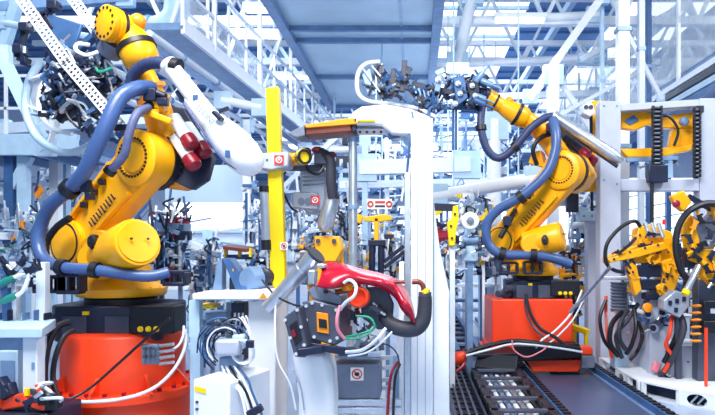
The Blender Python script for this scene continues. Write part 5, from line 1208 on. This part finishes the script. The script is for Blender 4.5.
MB().span(P(685, 268, Ye), P(694, 248, Ye + .1)).build('black_block', 'navy', re, .01)
MB().lathe(P(686, 292, Ye - .25), P(701, 261, Ye - .15) - P(686, 292, Ye - .25), [(0, .02), (.0, .034), (.32, .034), (.34, .02)], 14).build('silver_rod', 'silver', re)
MB().lathe(P(686, 292, Ye - .25), P(686, 292, Ye - .25) - P(701, 261, Ye - .15), [(-.02, .04), (.03, .04), (.04, .02)], 14).build('yellow_tip', 'lemon', re)
MB().span((P(700, 0, Ye).x, Ye + .05, H), (P(728, 0, Ye).x, Ye + .2, P(0, 280, Ye).z)).build('column', 'dgrey', re, .01)
for i in range(6):
    MB().ring(P(696, 306 + i * 7, Ye - .05), (0, 0.2, 1), .045, .012, 18, 6).build('spring_coil', 'orange', re)
for y in (300, 320): MB().span(P(704, y + 14, Ye - .1), P(722, y, Ye)).build('control_module', 'black', re, .01)
MB().box(P(713, 311, Ye - .105), (.05, .01, .05)).build('module_face', 'frame', re)
MB().prism([P(*p, Ye - .02) for p in ((672, 196), (684, 190), (692, 202), (684, 212), (676, 206))], (0, .1, 0)).build('upper_head', 'yellow', re, .012)
MB().lathe(P(676, 204, Ye - .05), (-.3, -.9, 0), [(0, .04), (.06, .04), (.07, .02)], 12).build('red_cap', 'crimson', re)
MB().bar(P(688, 196, Ye + .02), P(716, 212, Ye + .02), .05).build('head_arm', 'navy', re)
gb = thing('gear_box', 'pale boxy gearbox with dark slots under the yellow welding fixture', 'gearbox', P(676, 318, 6.75))
MB().prism([P(*p, 6.7) for p in ((664, 300), (676, 290), (690, 296), (690, 306), (680, 318), (664, 310))], (0, .18, 0)).build('body', 'cast', gb, .012)
for p in ((670, 303), (677, 301), (684, 299), (676, 310)): MB().box(P(*p, 6.695), (.035, .02, .05)).build('slot', 'navy', gb)
MB().bar(P(678, 312, 6.8), V((P(678, 0, 6.85).x, 6.85, H)), .06).build('stem', 'dgrey', gb)
b = thing('gauge_cluster', 'dark valves and round dial gauges on the tall pale base', 'gauges', P(655, 320, 7.2))
for p in ((653, 328), (648, 314), (662, 312)): 
    g_ = MB().lathe(P(*p, 7.05), (0, -1, 0), [(0, .05), (.04, .05), (.05, .04)], 16).build('dial_gauge', 'silver', b)
    MB().lathe(P(*p, 6.998), (0, -1, 0), [(0, .036), (.004, .036)], 14).build('dial_face', 'navy', g_)
for i in range(6): clamp(b, P(rng.uniform(640, 668), rng.uniform(312, 330), 7.1), (rng.uniform(-1, 1), 0, rng.uniform(-1, 1)), .07, rng.choice(('navy', 'dgrey', 'slate')), 'silver')
MB().span(P(642, 322, 7.12), P(668, 316, 7.28)).build('mount', 'slate', b)
t = thing('amber_disc', 'amber dial hanging under the black blocks of the yellow fixture', 'dial', P(646, 314, 6.95))
MB().lathe(P(646, 308, 7.0), (.1, -1, .2), [(0, .05), (.05, .055), (.06, .04)], 18).build('disc', 'orange', t)
MB().bar(P(646, 306, 7.02), P(648, 294, 7.05), .03).build('stem', 'navy', t)
# ================================================================== MACHINES FURTHER BACK
def station(name, label, cat, x0, x1, y0, y1, Y, dp, pal, acc, seed, n=14, nc=4, posts=2):
    n = int(n * 2.3); nc = int(nc * 1.5)
    """a work station: floor posts, beams, plates, clamps and hoses in a frame standing on the floor"""
    r = random.Random(seed); s = Y / F
    c = P((x0 + x1) / 2, y1, Y + dp / 2); root = thing(name, label, cat, V((c.x, c.y, 0)))
    w = (x1 - x0) * s
    for i in range(posts):
        px = x0 + (x1 - x0) * (i + .5) / posts; q = P(px, y0 + (y1 - y0) * r.uniform(.0, .4), Y + dp * .5)
        MB().bar(V((q.x, q.y, 0)), q, max(.04, w * .035)).build('post', r.choice(pal), root)
    for i in range(3):
        py = y0 + (y1 - y0) * (.2 + .35 * i); MB().bar(P(x0, py, Y + dp * .5), P(x1, py + r.uniform(-3, 3), Y + dp * .5), .07, .1).build('crossbeam', r.choice(pal), root)
    for i in range(4):
        q = P(r.uniform(x0 + (x1 - x0) * .15, x1 - (x1 - x0) * .15), y0 + (y1 - y0) * r.uniform(.35, .95), Y + dp * r.uniform(.5, .9))
        MB().box(q, (min(.5, w * r.uniform(.12, .28)), .12, min(.4, w * r.uniform(.1, .25)))).build('housing', r.choice(pal + acc), root, .01)
    for i in range(4):
        q = P(r.uniform(x0, x1), y0 + (y1 - y0) * r.uniform(0, .3), Y + dp * .4)
        MB().cyl(q, V((q.x, q.y, P(0, y1, Y).z)), r.uniform(.015, .035), n=8).build('upright_pipe', r.choice(pal), root)
    for i in range(n):
        px = r.uniform(x0, x1); py = r.uniform(y0, y1); q = P(px, py, Y + r.uniform(0, dp)); k = r.random(); z = r.uniform(.03, .085) * max(.6, s * 90)
        m = r.choice(acc)
        d0 = V(r.choice(((1, 0, 0), (-1, 0, 0), (0, 0, 1), (0, 0, 1), (0, 0, -1), (.5, -.8, 0), (.7, 0, .7)))) + V((r.uniform(-.2, .2), r.uniform(-.3, .1), r.uniform(-.2, .2)))
        if k < .38: clamp(root, q, d0, z, m, r.choice(('silver', 'offwhite', 'steel')))
        elif k < .6: MB().box(q, (z * 1.8, z, z * r.uniform(.5, 1.4)), Matrix.Rotation(r.choice((0, 0, 0, .4, -.5)), 3, 'Y')).build('plate', m, root, z * .08)
        elif k < .8:
            d = d0.normalized()
            MB().lathe(q, d, [(0, z * .3), (z * .2, z * .42), (z * 1.6, z * .42), (z * 1.6, z * .18), (z * 2.6, z * .18)], 12).build('cylinder', r.choice(('silver', 'offwhite', m)), root)
        else:
            MB().bar(q, q + d0 * z * r.uniform(3, 6), z * .3).build('rod', r.choice(pal), root)
    cables(root, nc, ((x0, y0, Y), (x1, y1, Y + dp * .5)), r, .012, ('black', 'navy', 'offwhite', 'slate'))
    return root
BL = ['pale', 'offwhite', 'steel', 'slate']; WH = ['white', 'offwhite', 'pale', 'steel', 'slate']
DK = ['navy', 'slate', 'dgrey', 'steel', 'silver']; LT = ['white', 'offwhite', 'steel', 'slate', 'navy', 'slate', 'navy']; YE = ['yellow', 'yellow', 'lemon', 'navy', 'slate']
station('engine_rig', 'dark navy engine-like rig just right of the left robot counterbalance', 'machine', 152, 190, 212, 286, 6.6, .7, DK, ['navy', 'slate', 'steel', 'navy', 'dgrey', 'white', 'crimson'], 1, 40, 8)
station('tool_rack', 'grey and white tool rack between left robot and white stand', 'machine', 191, 220, 244, 300, 6.3, .6, BL, ['slate', 'navy', 'steel', 'white', 'offwhite'], 2, 30, 6)
station('clamp_table', 'pale clamp table behind the white stand, lower part', 'machine', 192, 240, 262, 330, 8.1, .7, WH, LT + ['slate'], 3, 24, 4)
t = thing('bracket_table', 'dark topped table on yellow brackets before the bright booth wall', 'table', V((P(238, 0, 7.6).x, 7.6, 0)))
MB().prism([P(222, 246, 7.4), P(246, 249, 7.4), P(256, 247, 7.9), P(228, 244, 7.9)], (0, 0, -.04)).build('top', 'copper', t)
for px in (226, 240, 251): MB().span(P(px - 2, 257, 7.5), P(px + 2, 248, 7.6)).build('yellow_bracket', 'lemon', t)
for px in (228, 250): q = P(px, 257, 7.6); MB().bar(V((q.x, 7.6, 0)), q, .06).build('leg', 'pale', t)
MB().bar(P(224, 257, 7.6), P(254, 257, 7.6), .06).build('rail', 'slate', t)
station('lattice_tower', 'white lattice tower left of the yellow pole', 'tower', 246, 262, 182, 262, 9.1, .5, WH, ['offwhite', 'steel', 'slate', 'white'], 4, 22, 2, 3)
station('weld_station', 'white and slate station seen between yellow pole and welding gun', 'machine', 280, 304, 196, 262, 7.2, .6, WH, ['white', 'offwhite', 'slate', 'steel'], 5, 24, 4)
station('yellow_jig', 'low yellow jig behind the silver open tube', 'machine', 300, 346, 240, 284, 6.3, .5, ['yellow', 'yellow', 'steel'], ['yellow', 'yellow', 'lemon', 'navy', 'white', 'steel'], 6, 30, 4)
station('dark_jig', 'dark jig with clamps right of the welding gun', 'machine', 330, 356, 216, 256, 6.8, .5, BL, ['navy', 'slate', 'navy', 'steel', 'yellow'], 7, 26, 5)
# yellow T fixture
t = thing('t_fixture', 'yellow T-shaped stand with black cylinders left of the white column', 'fixture', V((P(376, 0, 6.6).x, 6.7, 0)))
MB().span(P(374, 242, 6.6), P(379, 218, 6.68)).build('upright', 'yellow', t, .008)
MB().prism([P(*p, 6.6) for p in ((363, 217), (384, 214), (392, 216), (392, 220), (378, 222), (364, 221))], (0, .1, 0)).build('cross_head', 'yellow', t, .008)
for px in (372, 381): MB().cyl(P(px, 242, 6.62), P(px, 275, 6.62), .035, n=12).build('black_cylinder', 'navy', t)
MB().span(P(368, 246, 6.58), P(386, 240, 6.72)).build('clamp_block', 'navy', t, .008)
for a, b_ in (((384, 262), (404, 246)), ((384, 268), (404, 252))): MB().bar(P(*a, 6.65), P(*b_, 6.65), .04).build('inclined_bar', 'navy', t)
q = P(377, 272, 6.7); MB().bar(V((q.x, 6.7, 0)), q, .18).build('column', 'offwhite', t)
station('link_machine', 'navy linkage machine at the left side of the white column', 'machine', 382, 404, 232, 276, 7.0, .5, WH, ['navy', 'slate', 'white', 'yellow', 'steel'], 8, 24, 4)
station('silver_frame', 'pale tool frame behind the yellow T stand', 'machine', 340, 372, 244, 300, 7.4, .6, WH, ['yellow', 'white', 'slate', 'offwhite', 'navy'], 9, 26, 4)
sg_ = thing('notice_board', 'white notice board with red circles and lines of text in the hall middle', 'sign', V((P(379, 0, 9).x, 9, P(0, 209, 9).z)))
MB().span(P(367, 209, 9), P(392, 199, 9.03)).build('board', 'signwhite', sg_)
for px in (370.5, 389): MB().ring(P(px, 204, 8.99), (0, 1, 0), .035, .012, 18, 6).build('red_circle', 'signred', sg_)
MB().bar(P(375, 202, 8.99), P(385, 202, 8.99), .004, .03).build('text_line', 'signred', sg_)
MB().bar(P(375, 206, 8.99), P(385, 206, 8.99), .004, .025).build('text_line', 'navy', sg_)
for px in (370, 389): q = P(px, 201, 9.05); MB().bar(V((q.x, q.y, 0)), q, .03).build('leg', 'steel', sg_)
# right of the white column
t = thing('yellow_column_jig', 'tall bright yellow column jig just right of the white column', 'fixture', V((P(453, 0, 7).x, 7, 0)))
MB().prism([P(*p, 6.95) for p in ((447, 222), (452, 218), (453, 206), (458, 205), (459, 218), (456, 232), (455, 246), (449, 246))], (0, .15, 0)).build('body', 'lemon', t, .01)
MB().span((P(450, 0, 7).x, 7, 0), (P(455, 0, 7).x, 7.1, P(0, 246, 7).z)).build('column', 'offwhite', t)
MB().bar(P(434, 207, 7), P(456, 208, 7), .08).build('dark_arm', 'navy', t)
for p in ((438, 224), (441, 232), (438, 236)): clamp(t, P(*p, 7), (1, 0, rng.uniform(-1, 1)), .1, rng.choice(('navy', 'crimson', 'yellow')), 'silver')
MB().bar(P(433, 236, 7), P(452, 234, 7), .06).build('red_beam', 'crimson', t)
for p in ((451, 226), (455, 214), (452, 238)): MB().cyl(P(*p, 6.93), P(*p, 6.97), .014, n=8).build('bolt', 'navy', t)
t = thing('wheel_unit', 'round white wheel with grey hub on a pale pump', 'wheel', V((P(470, 0, 7.6).x, 7.7, 0)))
MB().lathe(P(470, 221, 7.6), (.1, -1, 0), [(0, .05), (0, .1), (.02, .11), (.03, .07), (.05, .06)], 28).build('rim', 'white', t)
MB().ring(P(470, 221, 7.57), (.1, -1, 0), .085, .024, 28, 8).build('tyre', 'white', t)
MB().lathe(P(470, 221, 7.57), (.1, -1, 0), [(0, .05), (.04, .045), (.05, .0)], 16).build('hub', 'grey', t)
MB().lathe(P(470, 262, 7.8), (0, 0, 1), [(0, .05), (.02, .1), (.2, .1), (.22, .07), (.42, .07), (.5, .05)], 18).build('pump_body', 'pale', t)
MB().cyl(P(463, 240, 7.72), P(478, 240, 7.72), .06, n=14).build('pump_motor', 'steel', t)
for p in ((462, 248), (478, 250), (474, 234)): clamp(t, P(*p, 7.65), (1, 0, .4), .06, 'navy', 'silver')
q = P(470, 262, 7.8); MB().bar(V((q.x, 7.8, 0)), q, .07).build('pillar', 'steel', t)
station('pump_group', 'white and blue pump group with yellow dots left of the right robot', 'machine', 458, 492, 196, 262, 9.1, .6, WH, ['white', 'offwhite', 'steel', 'slate', 'lemon', 'white'], 10, 36, 6)
station('robot_tool', 'grey tool head left of the right robot turntable', 'machine', 474, 503, 236, 276, 9.9, .5, BL, ['slate', 'grey', 'steel', 'navy', 'white'], 11, 22, 4)
station('valve_station', 'white valve station with dark specks beside the white column', 'machine', 434, 458, 240, 296, 7.8, .5, WH, ['white', 'offwhite', 'navy', 'orange', 'steel'], 12, 30, 5)
def bench(lab, x0, x1, y, Y, m, seed):
    t = thing('steel_bench', lab, 'bench', V((P((x0 + x1) / 2, 0, Y).x, Y + .3, 0)))
    z = P(0, y, Y).z; xa, xb = P(x0, 0, Y).x, P(x1, 0, Y).x
    MB().span((xa, Y, z - .06), (xb, Y + .6, z)).build('top', m, t, .006)
    for x_ in (xa + .06, xb - .06):
        for yy in (Y + .06, Y + .54): MB().bar((x_, yy, 0), (x_, yy, z - .05), .06).build('leg', 'pale', t)
    MB().span((xa + .1, Y + .1, z * .45), (xb - .1, Y + .5, z * .5)).build('shelf', 'steel', t); return t
bench('pale steel bench with shelf left of the right pedestal', 448, 500, 284, 11.6, 'offwhite', 1)
bench('farther pale bench behind the pump group', 450, 520, 270, 12.5, 'pale', 2)
bench('white bench behind the left robot base', 70, 190, 286, 9.5, 'white', 3)
bench('pale bench at the far left behind the work bench', -20, 36, 286, 8.6, 'offwhite', 4)
b = thing('pipe_stand', 'pale vertical pipe stand with round foot before the pale bench', 'stand', V((P(481, 0, 10.9).x, 10.9, 0)))
q = V((P(481, 0, 10.9).x, 10.9, 0)); MB().cyl(q, V((q.x, q.y, P(0, 262, 10.9).z)), .05, n=12).build('pipe', 'pale', b)
MB().lathe(q, (0, 0, 1), [(0, .3), (.04, .3), (.07, .1)], 24).build('foot', 'slate', b)
station('red_station', 'pale station with yellow valves behind the left robot hose', 'machine', 4, 44, 214, 262, 8.2, .7, WH, ['offwhite', 'steel', 'slate', 'orange', 'white', 'green'], 13, 30, 5)
station('orange_rack', 'rack with orange boxes at the left edge under the mezzanine', 'rack', 0, 40, 176, 232, 10.0, .8, BL, ['pale', 'steel', 'red', 'offwhite', 'orange'], 14, 26, 3)
station('blue_rack', 'slate rack with pale boxes behind the left robot arm', 'rack', 44, 84, 158, 240, 12.2, .9, BL, ['pale', 'steel', 'slate', 'offwhite'], 15, 30, 3, 3)
station('far_line', 'pale assembly line segment behind the left robot body', 'machine', 60, 160, 215, 262, 13, 1.2, WH, LT, 16, 34, 4, 4)
station('far_line', 'pale assembly line segment behind the yellow pole', 'machine', 250, 345, 206, 262, 12, 1.2, WH, LT, 17, 40, 4, 4)
station('far_line', 'pale assembly line segment behind the notice board', 'machine', 340, 415, 205, 262, 13, 1.2, WH, LT + ['lemon'], 18, 40, 4, 4)
station('far_line', 'pale assembly line segment behind the wheel and pump', 'machine', 430, 520, 190, 260, 13.5, 1.2, WH, LT + ['crimson', 'lemon'], 19, 44, 4, 4)
station('overhead_rig', 'pale overhead rig of pipes and trays behind the overhead arm', 'rig', 330, 420, 136, 200, 15.6, 1.2, WH, LT, 20, 40, 4, 4)
station('overhead_rig', 'pale overhead rig right of the white column, behind the gripper rods', 'rig', 430, 520, 116, 186, 16.2, 1.2, WH, LT, 21, 44, 4, 4)
station('overhead_rig', 'pale overhead rig behind the amber beam', 'rig', 324, 350, 130, 200, 17.5, 1.2, WH, LT, 22, 34, 4, 4)
station('yellow_press', 'yellow press with dark joints between the right robot and the pale post', 'machine', 560, 580, 250, 322, 10.0, .6, ['yellow', 'navy'], ['yellow', 'yellow', 'navy', 'orange', 'navy'], 23, 36, 4)
station('white_press', 'white machine with piping left of the pale post', 'machine', 570, 600, 196, 250, 10.0, .6, WH, ['white', 'offwhite', 'steel', 'navy', 'white'], 24, 26, 4)
station('cell_machine', 'pale and navy machine behind the yellow welding fixture', 'machine', 622, 690, 236, 320, 8.9, .5, BL, ['pale', 'navy', 'yellow', 'slate', 'offwhite', 'navy'], 25, 40, 6)
station('edge_machine', 'dark and orange machine parts behind the right edge fixture', 'machine', 684, 716, 270, 340, 7.4, .4, ['navy', 'dgrey'], ['navy', 'dgrey', 'copper', 'orange', 'black', 'silver'], 26, 34, 6)
t = thing('yellow_barrier', 'low yellow barrier foot right of the red pedestal', 'barrier', V((P(580, 0, 9.2).x, 9.2, 0)))
MB().bar(P(570, 326, 9.3), P(588, 332, 9.1), .1, .08).build('beam', 'lemon', t, .01)
for p in ((574, 327.5, 9.26), (586, 331.5, 9.12)): q = P(*p); MB().bar(V((q.x, q.y, 0)), q, .05).build('foot', 'lemon', t)
# ---- repeats of one kind share a group
GROUPS = dict(roof_truss='white lattice roof trusses', roof_purlin='long purlins under the roof', strip_lamp='strip lamps under the roof', service_pipe='pipes along the walkway and hall',
    steel_brace='slanting steel braces', steel_post='upright steel posts', cross_pipe='pipes crossing the hall', cross_beam='beams crossing the hall', column='tall columns at the right',
    industrial_robot='yellow robot arms', robot_pedestal='orange-red robot pedestals', robot_gripper='gripper tools on the robot wrists', floor_rail='rails of the robot lane',
    perforated_strut='perforated struts', far_line='distant assembly line segments', overhead_rig='distant overhead rigs', steel_bench='pale steel benches', clamp_tool='teal-gripped clamp tools',
    machine_block='pale base blocks in the right cell')
for o in list(SC.objects):
    g_ = GROUPS.get(o.name.split('.')[0])
    if g_ and o.parent is None and 'label' in o: o['group'] = g_
